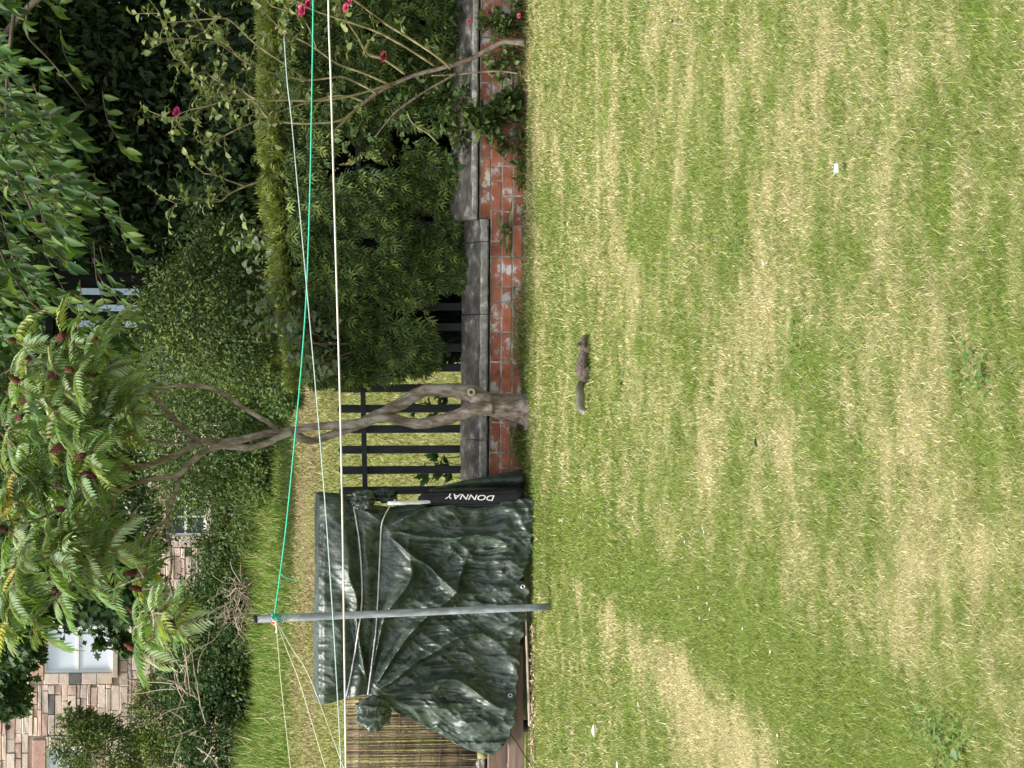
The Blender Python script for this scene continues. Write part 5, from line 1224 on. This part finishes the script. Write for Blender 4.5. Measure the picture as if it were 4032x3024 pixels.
# tail
TP = smooth_path([pt(2298, 1494, sy), pt(2289, 1510, sy), pt(2286, 1530, sy), pt(2287, 1555, sy), pt(2286, 1580, sy), pt(2288, 1600, sy), pt(2298, 1612, sy)], 10)
V, Fc = tube(TP, lerp_r([7 * mpp, 6 * mpp, 6 * mpp, 5 * mpp, 2 * mpp], len(TP)), 8); tail = link('tail', pymesh('tail', V, Fc, True), fur_m, sq)
nt = 4200; ti = rng.uniform(0, 1, nt); kk = np.minimum((ti * (len(TP) - 1)).astype(int), len(TP) - 2); base = np.array([TP[k][:] for k in kk]); ax = norm(np.array([(TP[k + 1] - TP[k])[:] for k in kk])); rd = norm(np.cross(ax, rng.normal(size=(nt, 3))))
hd = norm(rd * .75 + ax); Lh = rng.uniform(.022, .042, nt) * (0.6 + 0.5 * np.sin(np.pi * np.clip(ti * .9 + .1, 0, 1)))
V, T, li = leaves((np.array([[0, .5, 0], [0, -.5, 0], [1, 0, 0]]), np.array([[0, 1, 2]])), base + rd * .006, hd, rd, Lh * rng.uniform(.6, 1.5, nt), .0055)
cb = np.array([[.05, .042, .036], [.17, .14, .115], [.30, .25, .20]])[rng.integers(0, 3, nt)]; tipw = np.array([.55, .52, .48])
cv = np.stack([cb, cb, tipw * np.ones((nt, 3)) * (.35 + .65 * ti[:, None])], 1).reshape(-1, 3)
o = link('tail_fur', trimesh('tail_fur', V, T, cv), LEAFDULL, tail); o['kind'] = 'stuff'
eb = flat_mat('eye_black', (0.008, .007, .006), .15, .8)
for dd in (-.0165, .0165):
    bm = bmesh.new(); bmesh.ops.create_icosphere(bm, subdivisions=2, radius=.0042, matrix=Matrix.Translation(pt(2292, 1336, sy + dd))); me = bpy.data.meshes.new('eye'); bm.to_mesh(me); bm.free(); link('eye', me, eb, sq)

# ================================================================== fallen leaves and daisies on the lawn
def ground_leaf(px_, py_, L, c, label, az, curl=.25, group='fallen leaves on the lawn', tpl=LEAF8, w=.5, name='fallen_leaf'):
    p = gpt(px_, py_, .03); t = (tpl[0].copy(), tpl[1]); t[0][:, 2] = curl * (np.abs(t[0][:, 1]) * 1.2 + (t[0][:, 0] - .5) ** 2)
    V, T, li = leaves(t, np.array([[p.x - math.cos(az) * L / 2, p.y - math.sin(az) * L / 2, .026]]), np.array([[math.cos(az), math.sin(az), .05]]), np.array([[0, -.25, 1.0]]), np.array([L]), np.array([L * w]))
    tag(link(name, trimesh(name, V, T, np.array(c) * .72, True), PETAL), label, 'leaf', group)
ground_leaf(2350, 2875, .085, (.72, .72, .62), 'large pale cream fallen leaf near the log stub', 0.1, .3)
ground_leaf(3290, 655, .06, (.62, .72, .66), 'whitish star shaped fallen leaf alone on the right half of the lawn', .9, .3, tpl=LOBED, w=.9)
ground_leaf(2980, 1735, .05, (.03, .04, .03), 'small dark fallen leaf in the middle of the lawn', .5)
ground_leaf(2640, 78, .05, (.04, .05, .04), 'dark fallen leaf at the far right of the lawn', 1.2)
ground_leaf(2230, 880, .035, (.75, .78, .70), 'small white fallen leaf close to the wall fern', .4)
ground_leaf(2520, 2770, .04, (.70, .66, .55), 'pale fallen leaf left of the green lawn stripe', 1.0)
ground_leaf(2440, 3010, .05, (.78, .76, .70), 'cream fallen leaf at the lawn margin by the boards', .2)
ground_leaf(3000, 1030, .03, (.70, .74, .66), 'tiny pale fallen leaf right of centre', .8)
ground_leaf(3770, 2960, .045, (.22, .30, .20), 'grey green fallen leaf in the nearest lawn corner', .8)
r = random.Random(77); dp = []
for (x_, y_) in ((2790, 2370), (2800, 2395), (2755, 2310), (2930, 2470), (2760, 2430), (2700, 2130), (2770, 2075), (2775, 2090), (2300, 2025), (2345, 2025), (2290, 2035), (2220, 2042), (2495, 2035), (2400, 2070), (2640, 2275), (2680, 2345), (2330, 2560), (2400, 2470), (3040, 2560), (3070, 2890), (3072, 2995)):
    p = gpt(x_, y_, .035); V, T, o_ = [], [], 0
    k = 9; a = np.linspace(0, 2 * np.pi, k, endpoint=False); d = np.stack([np.cos(a), np.sin(a), .25 + 0 * a], 1)
    v, t, li = leaves(LEAF2, np.repeat([p[:]], k, 0), d, np.tile([0, 0, 1.0], (k, 1)), .009, .005)
    e = empty('daisy', (p.x, p.y, 0), 'tiny white daisy in the lawn grass', 'daisy', 'daisies in the lawn')
    link('petals', trimesh('petals', v, t, np.array([.8, .8, .78])), PETAL, e)
    link('stalk', pymesh('stalk', *tube([(p.x, p.y, 0), (p.x, p.y, .035)], [.0012, .0012], 4)), CANE, e)

# low clover and plantain patches in the turf
cp, cd, cl = [], [], []
r = np.random.default_rng(91)
for (x_, y_, n_c, sg) in ((3760, 2940, 90, .07), (3700, 2870, 60, .06), (2540, 60, 40, .08), (2900, 900, 60, .09), (3870, 1450, 60, .06), (2640, 1780, 50, .1), (3150, 1350, 50, .07), (2450, 1500, 40, .1), (2210, 2960, 60, .08), (2260, 2900, 40, .08), (2120, 1880, 60, .12)):
    p = gpt(x_, y_); q = np.stack([r.normal(p.x, sg, n_c), r.normal(p.y, sg * 1.6, n_c), r.uniform(.008, .028, n_c)], 1); cp.append(q)
cp = np.concatenate(cp); cp[:, 1] = np.minimum(cp[:, 1], 15.98); k = len(cp)
V, T, li = leaves(LEAF8, cp, np.concatenate([r.normal(size=(k, 2)), r.uniform(0, .5, (k, 1))], 1), r.normal(0, .3, (k, 3)) + [0, -.2, 1], r.uniform(.012, .034, k), r.uniform(.009, .016, k))
cc = np.array([[.10, .17, .035], [.085, .15, .035], [.13, .19, .05]])[r.integers(0, 3, k)]
tag(link('lawn_clover', trimesh('lawn_clover', V, T, cc[li], True), LEAF), 'small clover and plantain patches scattered in the lawn', 'clover', kind='stuff')
